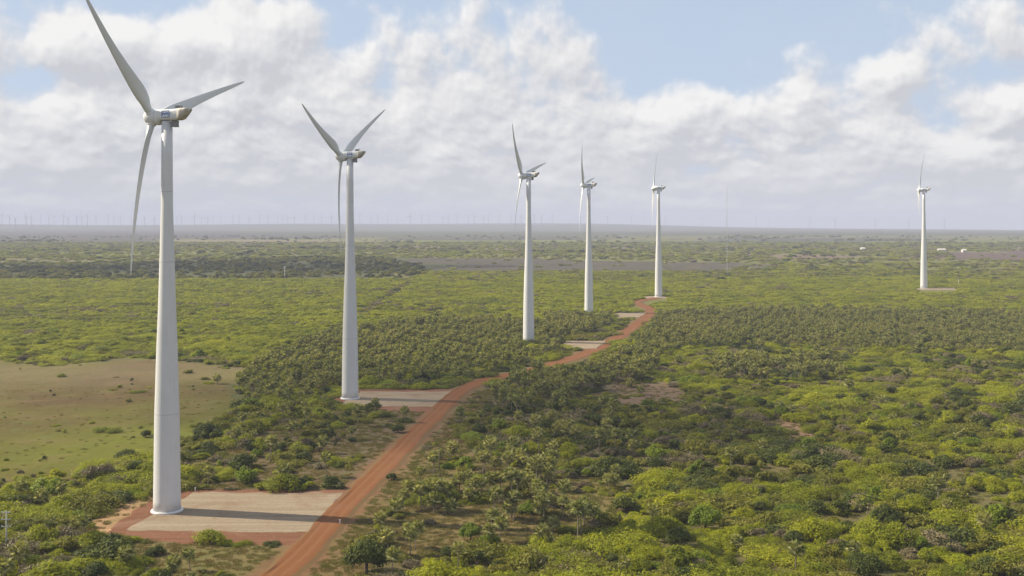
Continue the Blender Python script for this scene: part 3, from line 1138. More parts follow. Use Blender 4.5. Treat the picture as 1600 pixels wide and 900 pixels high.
TREES = [tree_meshes(101, 3.2, 4.6, M['leaf_dark'], 8500, .26), tree_meshes(102, 2.8, 4.2, M['leaf_dark'], 7500, .25),
         tree_meshes(103, 2.6, 4.3, M['leaf_fresh'], 7000, .27), tree_meshes(104, 3.6, 3.8, M['leaf_dark'], 9000, .26), tree_meshes(105, 2.2, 3.4, M['leaf_dark'], 6000, .24)]
proto_tree = bpy.data.collections.new('tree_shapes_far')
for q in range(3):
    cs, rs = lumps(9, 3.0, 4.2, 130 + q, .32, .5)
    v, f = leaf_cloud(cs, rs, 700, .75, 130 + q, aspect=1.2, rough=.7, shell=.65)
    proto_tree.objects.link(bpy.data.objects.new('far_tree_%d' % q, mesh('far_tree', v, f, M['leaf_olive' if q else 'leaf_dark'])))


def palm_meshes(sd, h, nf, rf_, skirt):
    """carnauba palm: slim trunk, round head of stiff fan leaves on stalks, dry fans hanging below"""
    r2 = random.Random(sd)
    lean = Vector((r2.uniform(-.5, .5), r2.uniform(-.5, .5), 0))
    path = [Vector((0, 0, -.3)) + lean * t * t + Vector((0, 0, (h + .3) * t)) for t in (0, .15, .4, .7, 1)]
    mb = MB()
    mb.tube(path, [.24, .17, .14, .13, .15], 8)
    tr = mb
    top = path[-1]

    def fan(mbx, d, stalk, rad_, mi, droop=0.0):
        d = Vector(d).normalized()
        side = d.cross(Vector((0, 0, 1)))
        if side.length < .1:
            side = Vector((1, 0, 0))
        side.normalize()
        side = (Matrix.Rotation(r2.uniform(-.6, .6), 3, d) @ side)
        nrm = side.cross(d).normalized()
        c = top + d * stalk - Vector((0, 0, droop * stalk * .5))
        # stalk
        mbx.add([top + side * .035, top - side * .035, c - side * .03, c + side * .03], [(0, 1, 2, 3)], mi)
        seg = 9
        vs = [c]
        for q in range(seg * 2 + 1):
            a = R(-100) + R(200) * q / (seg * 2)
            rr = rad_ * (1.0 if q % 2 == 0 else .36) * (1 - .16 * abs(a) / 2.1) * r2.uniform(.9, 1.08)
            p = c + (d * math.cos(a) + side * math.sin(a)) * rr
            p = p - nrm * (.22 * rad_ * abs(math.sin(a))) + nrm * (.05 if q % 2 == 0 else -.05)
            p.z -= droop * rr * .45
            vs.append(p)
        mbx.add(vs, [(0, i, i + 1) for i in range(1, seg * 2 + 1)], mi)

    cr = MB()
    for i in range(nf):
        zc = 1 - 1.62 * (i + .5) / nf
        zc = max(-.75, zc)
        a = i * 2.39996 + r2.uniform(-.3, .3)
        q = math.sqrt(max(0, 1 - zc * zc))
        fan(cr, (q * math.cos(a), q * math.sin(a), zc + r2.uniform(-.12, .12)), r2.uniform(.8, 1.2) * rf_, r2.uniform(.85, 1.2) * rf_, 0, .25 if zc < .2 else .08)
    dk = MB()
    for i in range(skirt):
        a = i * 2.39996 + 1
        zc = r2.uniform(-.98, -.62)
        q = math.sqrt(1 - zc * zc)
        fan(dk, (q * math.cos(a), q * math.sin(a), zc), r2.uniform(.55, 1.0) * rf_, r2.uniform(.55, .85) * rf_, 0, .2)
    return tr, cr, dk


PALM_V = []
proto_palm = bpy.data.collections.new('palm_shapes')
PH = [5.2, 6.2, 4.0, 7.2, 2.8, 5.6]
for q in range(6):
    tr, cr, dk = palm_meshes(200 + q, PH[q], 40, 1.2, 12 if q != 2 else 16)
    PALM_V.append((tr.build('trunk', M['trunk'], True), cr.build('crown', M['palm']), dk.build('dry_leaves', M['palm_dry'])))
    a = MB()
    a.add(tr.v, tr.f, 0)
    a.add(cr.v, cr.f, 1)
    a.add(dk.v, dk.f, 2)
    proto_palm.objects.link(bpy.data.objects.new('palm_shape_%d' % q, a.build('palm_shape', [M['trunk'], M['palm'], M['palm_dry']])))

proto_grass = bpy.data.collections.new('grass_shapes')
for q in range(4):
    r2 = np.random.default_rng(300 + q)
    v, f = [], []
    for i in range(90):
        a = r2.random() * 6.283
        rr = math.sqrt(r2.random()) * .9
        p = np.array((rr * math.cos(a), rr * math.sin(a), -.03))
        hh = r2.uniform(.25, .65)
        b = r2.random() * 6.283
        wv = np.array((math.cos(b), math.sin(b), 0)) * r2.uniform(.03, .07)
        tip = p + np.array((r2.normal() * .22, r2.normal() * .22, hh))
        b0 = len(v)
        v += [p - wv, p + wv, tip]
        f.append((b0, b0 + 1, b0 + 2))
    proto_grass.objects.link(bpy.data.objects.new('tuft_%d' % q, mesh('tuft', v, f, M['grass'])))


# ------------------------------------------------------------------ plants: scatter
def scatter(name, pts_, rot, scl, idx, coll, label):
    me = bpy.data.meshes.new(name)
    me.vertices.add(len(pts_))
    me.vertices.foreach_set('co', np.asarray(pts_, np.float32).ravel())
    for nm, typ, arr, fld in (('rot', 'FLOAT', rot, 'value'), ('scl', 'FLOAT_VECTOR', scl, 'vector'), ('idx', 'INT', idx, 'value')):
        a = me.attributes.new(nm, typ, 'POINT')
        a.data.foreach_set(fld, np.asarray(arr, np.int32 if typ == 'INT' else np.float32).ravel())
    me.update()
    o = link(name, me)
    ng = bpy.data.node_groups.new(name + '_nodes', 'GeometryNodeTree')
    ng.interface.new_socket('Geometry', in_out='INPUT', socket_type='NodeSocketGeometry')
    ng.interface.new_socket('Geometry', in_out='OUTPUT', socket_type='NodeSocketGeometry')
    nd = ng.nodes
    i_, o_ = nd.new('NodeGroupInput'), nd.new('NodeGroupOutput')
    iop = nd.new('GeometryNodeInstanceOnPoints')
    ci = nd.new('GeometryNodeCollectionInfo')
    ci.inputs['Collection'].default_value = coll
    ci.inputs['Separate Children'].default_value = True
    ci.inputs['Reset Children'].default_value = True

    def attr(nm, typ):
        q = nd.new('GeometryNodeInputNamedAttribute')
        q.data_type = typ
        q.inputs['Name'].default_value = nm
        return q.outputs[0]
    L = ng.links.new
    L(i_.outputs[0], iop.inputs['Points'])
    L(ci.outputs[0], iop.inputs['Instance'])
    iop.inputs['Pick Instance'].default_value = True
    L(attr('idx', 'INT'), iop.inputs['Instance Index'])
    cx = nd.new('ShaderNodeCombineXYZ')
    L(attr('rot', 'FLOAT'), cx.inputs[2])
    er = nd.new('FunctionNodeEulerToRotation')
    L(cx.outputs[0], er.inputs[0])
    L(er.outputs[0], iop.inputs['Rotation'])
    L(attr('scl', 'FLOAT_VECTOR'), iop.inputs['Scale'])
    L(iop.outputs[0], o_.inputs[0])
    md = o.modifiers.new('scatter', 'NODES')
    md.node_group = ng
    tag(o, label, kind='stuff')
    return o


def grid_points(y0, y1, step, margin=1.13):
    """jittered grid over the land between two distances, a little wider than the view"""
    ys = np.arange(y0, y1, step)
    xm = y1 * 800 / F * margin + 25
    xs = np.arange(-xm, xm, step)
    X, Y = np.meshgrid(xs, ys)
    X, Y = X.ravel(), Y.ravel()
    X = X + rng.uniform(-.5, .5, X.size) * step
    Y = Y + rng.uniform(-.5, .5, Y.size) * step
    k = np.abs(X) < Y * 800 / F * margin + 25
    return X[k], Y[k]


def regs(X, Y):
    return {k: inside(p, X, Y) for k, p in REG.items()}


PATH2 = [at(690, 770), at(712, 735), at(760, 690), at(850, 640)]


def shrub_density(X, Y, r_):
    """share of the ground under shrubs, 0..1"""
    gap = fbm(X, Y, 22, 31)
    p = np.where(gap > .34, .92, .35)
    right_near = (X > 20) & (Y < 640)
    p = np.where(right_near, np.where(gap > .42, .86, .30), p)
    p = np.where(r_['upper'], .97, p)
    jx = X + (fbm(X, Y, 16, 91) - .5) * 34
    jy = Y + (fbm(X, Y, 22, 92) - .5) * 60
    p = np.where(inside(REG['pasture'], jx, jy), np.where(fbm(X, Y, 16, 33) > .68, .12, .008), p)
    p = np.where(r_['strip'], np.where(fbm(X, Y, 10, 35) > .5, .28, .10), p)
    p = np.where(r_['between'], np.where(fbm(X, Y, 14, 36) > .55, .42, .06), p)
    p = np.where(r_['frontleft'], np.where(fbm(X, Y, 12, 37) > .58, .45, .10), p)
    p = np.where(r_['bare'] | r_['bare2'], .08, p)
    p = np.where(r_['verge_left'], .08, p)
    p = np.where(r_['grove_d'], np.where(fbm(X, Y, 14, 38) > .55, .5, .08), p)
    p = np.where(r_['grove_a'], .75, p)
    p = np.where(r_['grove_b'], .8, p)
    p = np.where(r_['midbrush'], .85, p)
    p = np.where(r_['trackline'], 0.9, p)
    p = np.where(dist_line(PATH2, X, Y) < 2.2, 0.03, p)
    return p


def shrub_kind(X, Y, r_):
    u = rng.random(X.size)
    pat = fbm(X, Y, 45, 41)
    pat2 = fbm(X, Y, 28, 43)
    # weights yellow, olive, grey, dark, fresh
    W = np.tile(np.array([.66, .20, .07, .05, .02]), (X.size, 1))

    def setw(mask, w_):
        W[mask] = w_
    setw(Y < 480, [.48, .30, .07, .11, .04])
    setw((pat > .60), [.66, .20, .06, .04, .04])
    setw(pat < .42, [.28, .40, .12, .16, .04])
    setw(pat2 < .32, [.30, .34, .22, .11, .03])
    setw(r_['upper'], [.88, .08, .02, .0, .02])
    setw(r_['upper'] & (fbm(X / 2.5, Y, 40, 45) < .36), [.56, .30, .11, .02, .01])
    setw(r_['grove_a'], [.42, .36, .08, .12, .02])
    setw(r_['grove_c'] | r_['midbrush'], [.08, .36, .24, .30, .02])
    setw(r_['shade_r'], [.16, .42, .26, .14, .02])
    setw(r_['between'], [.10, .36, .22, .31, .01])
    setw(r_['grove_b'], [.58, .28, .06, .06, .02])
    setw(r_['trackline'], [.0, .25, .45, .30, .0])
    setw(r_['strip'], [.20, .42, .34, .04, .0])
    setw(r_['grove_d'], [.34, .34, .18, .06, .08])
    left = (X < -70) & (Y < 365)
    setw(left, [.46, .22, .16, .12, .04])
    cs_ = np.cumsum(W, 1)
    return (u[:, None] > cs_ / cs_[:, -1:]).sum(1).clip(0, 4)


FIX_SH = []   # shrubs and trees one can point at
occupied = []


def blocked(X, Y, rad_=2.2):
    b = on_track(X, Y, 1.5)
    for ox, oy, orad in occupied:
        b |= np.hypot(X - ox, Y - oy) < orad + rad_ * .4
    return b


# ---- trees that stand out: (spot of the foot, shape, size, label)
TREE_SPOTS = [
    (572, 897, 0, 1.12, 'big round dark green tree right of the road at the bottom edge'),
    (1102, 828, 2, 1.05, 'bright green round tree standing alone in the right foreground scrub'),
    (955, 745, 3, 1.15, 'dark green spreading tree right of the palm grove'),
    (1385, 826, 1, 0.95, 'darkest round tree among yellow-green shrubs right of centre foreground'),
    (1350, 905, 0, 0.95, 'dark tree cut by the bottom edge at the right'),
    (852, 676, 3, 0.95, 'dark spreading tree at the shady middle of the scrub'),
    (200, 722, 3, 0.85, 'low dark green tree at the pasture edge left of the nearest tower'),
    (1060, 855, 4, 1.0, 'low dark green tree below the bright green round tree'),
    (325, 683, 3, 0.95, 'broad dark bush-like tree just right of the nearest tower'),
    (1025, 735, 4, 1.0, 'dark tree beside a grey bare patch, right of the spreading tree'),
    (748, 680, 4, .9, 'small dark tree left in the shady brush beside the footpath'),
    (1045, 752, 2, .62, 'small fresh green round tree above the bright green one'),
    (1508, 640, 1, .8, 'dark green tree in the far right scrub'),
    (1520, 575, 2, 1.05, 'bright yellow-green tree near the right edge below the palm belt'),
    (622, 676, 4, .7, 'small dark tree left of the road between the first two pads'),
    (476, 722, 4, .8, 'dark tree amid the brush behind the nearest pad'),
    (440, 640, 4, .8, 'dark tree under the left palm grove'),
    (228, 683, 4, .55, 'small dark tree touching the left side of the nearest tower'),
    (1240, 850, 4, .75, 'dark tree in a gap of the right foreground scrub'),
    (150, 905, 4, .85, 'dark leafy tree at the bottom left corner edge'),
    (612, 750, 4, .5, 'small dark tree on the right verge of the road'),
    (1455, 770, 4, .7, 'small dark tree left of the lone palm in the right scrub'),
    (700, 872, 4, .62, 'leafy green tree below the dense palm clump'),
    (735, 845, 2, .7, 'fresh green tree inside the near palm grove'),
]
tree_n = 0


def put_tree(x, y, shp, s, label, group=None):
    root = bpy.data.objects.new('broadleaf_tree', None)
    COL.objects.link(root)
    root.location = (x, y, float(gz(x, y)))
    root.rotation_euler.z = random.uniform(0, 6.28)
    root.scale = (s, s, s * random.uniform(.92, 1.08))
    link('crown', TREES[shp][0], root)
    link('trunk', TREES[shp][1], root)
    tag(root, label, 'tree', group)
    occupied.append((x, y, 2.6 * s))
    return root


for px, py, shp, s, lab in TREE_SPOTS:
    put_tree(*at(px, py), shp, s * 1.4, lab)

# ---- palms one can point at
PALM_SPOTS = [
    (586, 650, 3, .80, 'lone palm in front of the second gravel pad, its crown against the pale gravel'),
    (80, 846, 1, .78, 'left palm of the pair by the dirt track left of the near pad'),
    (121, 848, 1, .78, 'right palm of the pair by the dirt track left of the near pad'),
    (268, 912, 0, .85, 'palm below the near pad at the bottom edge, left one of the pair'),
    (297, 892, 0, .72, 'slender palm below the near pad, right one of the pair'),
    (1334, 890, 1, .78, 'lone palm with a pale crown in the bottom right foreground'),
    (1478, 808, 0, .70, 'lone palm with dry leaves standing in the right scrub'),
    (978, 915, 3, .70, 'lone palm at the bottom edge right of the grove'),
    (1433, 676, 2, .75, 'small lone palm in the open scrub right of centre'),
    (1020, 832, 3, .75, 'tall palm with a hanging dry skirt beside the bright green tree'),
    (510, 745, 3, .80, 'thin tall palm behind the near pad, left of the road'),
    (33, 784, 0, .85, 'palm at the left edge beside the pasture'),
    (63, 796, 2, .95, 'squat palm beside the left edge palm'),
    (30, 890, 2, 1.0, 'bushy palm in the bottom left corner'),
    (958, 634, 4, 1.1, 'squat palm on the bare patch, left one'),
    (1036, 640, 2, .8, 'palm on the bare patch, middle one'),
    (1068, 644, 2, .8, 'palm on the bare patch, right one'),
    (612, 905, 1, .85, 'tall palm just right of the big round tree at the bottom edge'),
    (716, 892, 3, .70, 'pale slim palm in front of the near grove with a bare white trunk'),
    (910, 815, 3, .72, 'pale palm with a long bare trunk at the right side of the near grove'),
    (368, 700, 1, .7, 'palm right of the nearest tower at the edge of the brush'),
    (398, 695, 1, .6, 'palm just right of the tower brush, second one'),
    (340, 600, 4, 1.0, 'small round palm at the upper edge of the pasture'),
    (395, 580, 4, 1.0, 'small round palm at the top left tip of the left grove'),
]
palm_count = 0


def put_palm(x, y, v_, s, label, group=None):
    root = bpy.data.objects.new('carnauba_palm', None)
    COL.objects.link(root)
    root.location = (x, y, float(gz(x, y)))
    root.rotation_euler.z = random.uniform(0, 6.28)
    root.scale = (s, s, s * random.uniform(.95, 1.05))
    for nm, dm in zip(('trunk', 'crown', 'dry_leaves'), PALM_V[v_]):
        link(nm, dm, root)
    tag(root, label, 'palm', group)
    return root


for px, py, v_, s, lab in PALM_SPOTS:
    x, y = at(px, py)
    put_palm(x, y, v_, s, lab, 'single palms in the scrub')
    occupied.append((x, y, 1.6))
    palm_count += 1

# ---- palms of the groves
X, Y = grid_points(205, 975, 3.3)
r_ = regs(X, Y)
pp_ = np.zeros(X.size)
clump = fbm(X, Y, 11, 51)
pp_ = np.where(r_['grove_a'], .36, pp_)
pp_ = np.where(r_['grove_f'], .45, pp_)
pp_ = np.where(r_['grove_b'], .40, pp_)
pp_ = np.where(r_['grove_c'], np.where(clump > .45, .42, .12), pp_)
pp_ = np.where(r_['grove_e'], np.where(clump > .48, .55, .12), pp_)
pp_ = np.where(r_['grove_d'], np.where(clump > .55, .70, .03), pp_)
pp_ = np.where(r_['grove_g'], .30, pp_)
pp_ = np.where(r_['midbrush'], np.where(clump > .6, .2, .03), pp_)
pp_ = np.where(r_['between'], .022, pp_)
pp_ = np.where((pp_ == 0) & (X > -130) & (Y < 640) & ~r_['pasture'] & ~r_['strip'], .006, pp_)
pp_ = np.where((X < -95) & (Y < 266), .035, pp_)
pp_ = np.where(dist_line(PATH2, X, Y) < 2.0, 0, pp_)
hide = np.zeros(X.size, bool)      # the road and pads stay open to view over the low verge
for t_ in np.linspace(1.0, 1.11, 8):
    hx, hy = X * t_, Y * t_
    qx, qy = project(hx, hy)
    hd = dist_line(ROAD, hx, hy) < 5
    for q in (2, 3):
        hd |= inside(PADS_G[q], hx, hy)
    hd = hd & ~((qx > 800) & (qx < 850))
    for tx, ty in (TUR[2], TUR[3]):
        hd |= np.hypot(hx - tx, hy - ty) < 6
    hide |= hd
k_ = (rng.random(X.size) < pp_) & ~blocked(X, Y, 1.2) & ~(hide & (Y > 430))
PX, PY = X[k_], Y[k_]
rp2 = regs(PX, PY)
pidx = rng.integers(0, 6, PX.size)
psc = rng.uniform(.72, 1.10, PX.size)
psc = np.where(rp2['grove_b'] | rp2['grove_a'], psc * .85, psc)
psc = np.where(rp2['grove_d'] & (rng.random(PX.size) < .35), psc * .85, psc)
ppx, ppy = project(PX, PY)
inview = (ppx > -5) & (ppx < 1605) & (ppy < 925)
order = np.argsort(np.where(inview, PY, PY + 1e5))
one = order[:300 - palm_count]
PREG = [('grove_d', 'palm of the sunlit near grove', 'palms of the near grove'),
        ('grove_g', 'palm behind the near pad', 'palms behind the nearest pad'),
        ('midbrush', 'palm in the shady mid brush', 'palms in the shady brush'),
        ('grove_c', 'palm of the shady roadside grove', 'palms along the right roadside'),
        ('grove_a', 'palm of the second turbine grove', 'palms of the left grove'),
        ('grove_e', 'palm in the short right row', 'palms in the right scrub row'),
        ('grove_b', 'palm in the wide right belt', 'palms of the right belt'),
        ('between', 'palm between the first two pads', 'palms between the pads')]
BOX = {nm: (min(project(*c)[0] for c in REG[nm]), max(project(*c)[0] for c in REG[nm]), min(project(*c)[1] for c in REG[nm]), max(project(*c)[1] for c in REG[nm])) for nm, _, _ in PREG}
BOX[None] = (0, 1600, 560, 900)


def cell_words(nm, x, y):
    """where in its grove a plant stands, in words"""
    px, py = project(np.array(x), np.array(y))
    x0, x1, y0, y1 = BOX[nm]
    x0, x1 = max(x0, 0), min(x1, 1600)
    a = int(min(3.99, max(0, (px - x0) / (x1 - x0) * 4)))
    b = int(min(3.99, max(0, (py - y0) / (min(y1, 900) - y0) * 4)))
    return ('far back', 'back', 'front', 'nearest')[b] + ' ' + ('far left', 'left of middle', 'right of middle', 'far right')[a]


for q in one:
    lab, grp = ('palm scattered in the left scrub', 'scattered palms left') if PX[q] < -40 else ('palm scattered in the open right scrub', 'scattered palms right')
    nm_reg = None
    for nm, l2, g2 in PREG:
        if rp2[nm][q]:
            lab, grp = l2, g2
            nm_reg = nm
            break
    ht = PH[int(pidx[q])] * float(psc[q])
    sz = 'squat' if ht < 4.0 else 'tall' if ht > 6.0 else 'mid-height'
    cell = cell_words(nm_reg, PX[q], PY[q])
    lab = sz + ' ' + lab + ', ' + cell
    SHARED.append((put_palm(PX[q], PY[q], int(pidx[q]), float(psc[q]), lab, sz + ' ' + grp + ', ' + cell), float(ppx[q])))
rest = order[300 - palm_count:]
scatter('palm_groves', np.stack([PX[rest], PY[rest], gz(PX[rest], PY[rest])], 1), rng.uniform(0, 6.28, rest.size),
        np.repeat(psc[rest], 3).reshape(-1, 3), pidx[rest], proto_palm, 'mass of carnauba palms in the groves on both sides of the red road')

# ---- shrubs, near
X, Y = grid_points(196, 790, 3.2)
r_ = regs(X, Y)
kp = (rng.random(X.size) < shrub_density(X, Y, r_)) & ~blocked(X, Y)
X, Y = X[kp], Y[kp]
r_ = regs(X, Y)
kd = shrub_kind(X, Y, r_)
sc = rng.lognormal(-.04, .46, X.size).clip(.35, 2.3)
sc = np.where(r_['strip'] | r_['pasture'] | r_['frontleft'], sc * .55, np.where(r_['between'], sc * .8, sc))
sc = np.where(r_['grove_d'], sc * .7, sc)
var = rng.integers(0, 4, X.size)
spx, spy = project(X, Y)
vis = (spx > -10) & (spx < 1610) & (spy < 915)
size_ = np.where(vis, sc / Y, 0)
order = np.argsort(-size_)
KL = ['yellow-green feathery shrub', 'dull olive shrub', 'grey-brown half-bare shrub', 'dark green shrub', 'bright green shrub']


def spot_words(px, py, rr, q):
    if px < 240:
        return ('left of the nearest tower, above the dirt track' if py < 836 else 'in the bottom left corner below the dirt track')
    if rr['frontleft'][q] or (px < 480 and py > 840):
        return 'on the grass below the nearest pad'
    if px < 640 and py < 775:
        return 'in the brush behind the nearest pad'
    if rr['strip'][q] or px < 590:
        return 'on the dry verge right of the red road'
    if rr['grove_d'][q]:
        return 'among the palms of the near grove'
    if px < 1000:
        return 'at the bottom edge right of the near grove' if py > 830 else 'in the scrub behind the near palm grove'
    if px < 1220:
        return 'around the bright green tree, lower right of centre' if py > 780 else 'in the scrub above the bright green tree'
    if px < 1420:
        return 'near the lone bottom-right palm, on its left' if py > 780 else 'in the upper part of the right foreground scrub'
    return 'near the right edge below the lone scrub palm' if py > 800 else 'near the right edge beside the lone scrub palm'


for q in order[:300]:
    root = bpy.data.objects.new('shrub', None)
    COL.objects.link(root)
    root.location = (X[q], Y[q], float(gz(X[q], Y[q])))
    root.rotation_euler.z = random.uniform(0, 6.28)
    s = float(sc[q])
    sq = random.uniform(.8, 1.3)
    root.scale = (s * sq, s / sq * 1.1, s * random.uniform(.65, 1.0))
    ki, v_ = int(kd[q]), int(var[q])
    link('foliage', foli_me[ki, v_], root)
    link('stems', stem_me[ki, v_], root)
    wd = spot_words(spx[q], spy[q], r_, q)
    sz = 'small ' if s < .9 else 'big ' if s > 1.4 else ''
    tag(root, sz + KL[ki] + ' ' + wd, 'shrub', sz + KL[ki] + 's ' + wd)
    SHARED.append((root, float(spx[q])))
rest = order[300:]
zs = rng.uniform(.45, .80, rest.size) + .25 * (Y[rest] < 450)
ax_ = rng.uniform(.8, 1.35, rest.size)
scatter('shrubland', np.stack([X[rest], Y[rest], gz(X[rest], Y[rest])], 1), rng.uniform(0, 6.28, rest.size),
        np.stack([sc[rest] * ax_, sc[rest] / ax_ * 1.1, sc[rest] * zs], 1), kd[rest] * 4 + var[rest], proto_near, 'dense low shrubs covering the plain between road and groves')

# ---- shrubs, far
X, Y = grid_points(788, 1520, 4.8, 1.08)
X2, Y2 = grid_points(1520, 3500, 17.0, 1.05)
kp = rng.random(X2.size) < np.clip(fbm(X2 / 3, Y2, 60, 61) * 2.4 - .45, .15, .95)
dk2 = inside(DARK_BAND, X2, Y2)
fl = inside(FIELD, X2, Y2) | inside(FIELD_R, X2, Y2) | inside(FIELD_R2, X2, Y2)
kp &= ~(fl & (rng.random(X2.size) < .93)) & ~dk2
X2, Y2 = X2[kp], Y2[kp]
r_ = regs(X, Y)
hid = np.zeros(X.size, bool)
for t_ in np.linspace(1.0, 1.05, 6):
    for q in (4, 5):
        hid |= inside(PADS_G[q], X * t_, Y * t_)
    hid |= dist_line(ROAD, X * t_, Y * t_) < 4
kp = (rng.random(X.size) < shrub_density(X, Y, r_)) & ~on_track(X, Y, 1.0) & ~inside(DARK_BAND, X, Y) & ~hid
X, Y = X[kp], Y[kp]
s1 = rng.lognormal(.0, .28, X.size).clip(.5, 1.6)
s2 = rng.lognormal(.35, .3, X2.size).clip(.7, 2.6)
X, Y, S = np.concatenate([X, X2]), np.concatenate([Y, Y2]), np.concatenate([s1, s2])
r_ = regs(X, Y)
kd = shrub_kind(X, Y, r_)
scatter('far_shrubland', np.stack([X, Y, gz(X, Y)], 1), rng.uniform(0, 6.28, X.size), np.stack([S, S, S * rng.uniform(.4, .75, X.size)], 1),
        kd * 4 + rng.integers(0, 4, X.size), proto_far, 'low green shrubland covering the far plain')

# ---- far woods
X, Y = grid_points(1310, 4900, 12.0, 1.05)
wood = fbm(X / 4, Y, 90, 71)
pw = np.where(inside(DARK_BAND, X, Y + (fbm(X, Y, 90, 93) - .5) * 200), np.where(fbm(X, Y, 120, 94) > .45, .7, .3), np.where(wood > .70, .16, .003))
fl = inside(FIELD, X, Y) | inside(FIELD_R, X, Y)
pw = np.where(fl, .002, pw)
pw = np.where((Y > 2900) & (wood > .70), .10, pw)
kp = rng.random(X.size) < pw
X, Y = X[kp], Y[kp]
S = rng.lognormal(.05, .3, X.size).clip(.5, 1.9) * np.where(Y > 2300, 1.4, 1)
scatter('far_woods', np.stack([X, Y, gz(X, Y)], 1), rng.uniform(0, 6.28, X.size), np.stack([S * 1.3, S * 1.3, S * .75], 1), rng.integers(0, 3, X.size), proto_tree,
        'dark woods and scattered trees on the far plain')

# ---- grass
X, Y = grid_points(205, 500, 1.45)
r_ = regs(X, Y)
pg = np.full(X.size, .16)
pg = np.where(r_['strip'] | r_['frontleft'] | r_['grove_d'], .62, pg)
pg = np.where(r_['between'], .45, pg)
pg = np.where(r_['pasture'], .03, pg)
pg = np.where(r_['verge_left'], .10, pg)
pg = np.where(dist_line(PATH2, X, Y) < 1.4, 0.05, pg)
pg = pg * (.35 + 1.3 * fbm(X, Y, 7, 81))
kp = (rng.random(X.size) < pg) & ~on_track(X, Y, -.3)
X, Y = X[kp], Y[kp]
S = rng.uniform(.6, 1.25, X.size)
S = np.where(inside(REG['pasture'], X, Y), S * .7, S)
scatter('grass', np.stack([X, Y, gz(X, Y)], 1), rng.uniform(0, 6.28, X.size), np.stack([S * 1.2, S * 1.2, S * .8], 1), rng.integers(0, 4, X.size), proto_grass,
        'dry tussock grass between shrubs and along the road')


# ------------------------------------------------------------------ small built things
def root_at(name, px, py, label, cat, group=None):
    x, y = at(px, py)
    o = bpy.data.objects.new(name, None)
    COL.objects.link(o)
    o.location = (x, y, float(gz(x, y)))
    tag(o, label, cat, group)
    return o


# power pole at the left edge: pole, three crossarms with insulators
o = root_at('power_pole', 10, 862, 'grey power pole with three short crossarms at the left picture edge', 'power pole')
mb = MB()
mb.tube([(0, 0, -.4), (0, 0, 9.2)], [.20, .12], 10)
link('pole', mb.build('pole', M['pole'], True), o)
arm = MB()
arm.box((0, -.16, 0), (2.1, .14, .16))
arm_me = arm.build('crossarm', M['pole'])
ins = MB()
ins.tube([(0, 0, 0), (0, 0, .08), (0, 0, .12), (0, 0, .24)], [.05, .09, .05, .07], 8)
ins_me = ins.build('insulator', M['signwhite'])
for zz in (8.9, 7.3, 5.7):
    a = link('crossarm', arm_me, o)
    a.location = (0, 0, zz)
    for xx in (-.9, .9):
        b_ = link('insulator', ins_me, a)
        b_.location = (xx, -.16, .08)
# wooden post by the footpath
o = root_at('wooden_post', 686, 736, 'bare dark wooden post beside the footpath right of the road', 'post')
mb = MB()
mb.tube([(0, 0, -.3), (.05, 0, 3.4), (.0, .05, 7.0)], [.14, .12, .09], 8)
link('post', mb.build('post', M['wood'], True), o)
mb = MB()
mb.box((0, 0, 6.7), (1.0, .1, .1))
link('crossbar', mb.build('crossbar', M['wood']), o)


def lattice(name, px, py, h, w_, label):
    o = root_at(name, px, py, label, 'mast')
    mb = MB()
    for q in range(3):
        a = q * 2.0944
        mb.tube([(w_ * math.cos(a), w_ * math.sin(a), -.3), (w_ * math.cos(a), w_ * math.sin(a), h)], [.07, .06], 5)
    link('legs', mb.build('legs', M['steel']), o)
    mb = MB()
    n = int(h / 2.2)
    for i in range(n):
        for q in range(3):
            a, b = q * 2.0944, (q + 1) * 2.0944
            z1, z2 = h * i / n, h * (i + 1) / n
            mb.tube([(w_ * math.cos(a), w_ * math.sin(a), z1), (w_ * math.cos(b), w_ * math.sin(b), z2)], [.03, .03], 4)
    link('bracing', mb.build('bracing', M['steel']), o)
    mb = MB()
    for q in range(3):
        a = q * 2.0944
        for zz in (.45, .9):
            mb.tube([(w_ * math.cos(a), w_ * math.sin(a), h * zz), (h * .35 * math.cos(a), h * .35 * math.sin(a), 0)], [.02, .02], 4)
    link('guy_wires', mb.build('guy_wires', M['steel']), o)
    return o


lattice('met_mast', 1136, 430, 112, .38, 'thin guyed lattice mast on the plain right of the last roadside turbine')
o = root_at('utility_pole', 445, 437, 'small pale utility pole on the plain left of the second turbine', 'utility pole')
mb = MB()
mb.tube([(0, 0, -.5), (0, 0, 16)], [.45, .3], 8)
link('pole', mb.build('pole', M['steel'], True), o)
mb = MB()
mb.box((0, 0, 15.6), (2.6, .3, .3))
mb.box((0, 0, 13.8), (2.2, .3, .3))
link('crossarm', mb.build('crossarm', M['steel']), o)
o = root_at('utility_pole', 1497.5, 446, 'small pale utility pole right of the solitary turbine', 'utility pole')
mb = MB()
mb.tube([(0, 0, -.5), (0, 0, 7)], [.3, .2], 8)
link('pole', mb.build('pole', M['steel'], True), o)
mb = MB()
mb.box((0, 0, 6.7), (1.6, .2, .2))
link('crossarm', mb.build('crossarm', M['steel']), o)

# white marker posts at pad corners
mk = MB()
mk.box((0, 0, .45), (.22, .22, .9))
mk.box((0, 0, .93), (.30, .30, .08))
mk_me = mk.build('marker_post', M['signwhite'])
for px, py, lab in ((305, 768, 'white marker post at the back left corner of the near pad'), (531, 819, 'white marker post where the near pad meets the road'),
                    (262, 772, 'white marker post left of the near pad by the nearest tower')):
    x, y = at(px, py)
    q = link('marker_post', mk_me)
    q.location = (x, y, .1)
    tag(q, lab, 'marker post', 'white marker posts at the near pad')

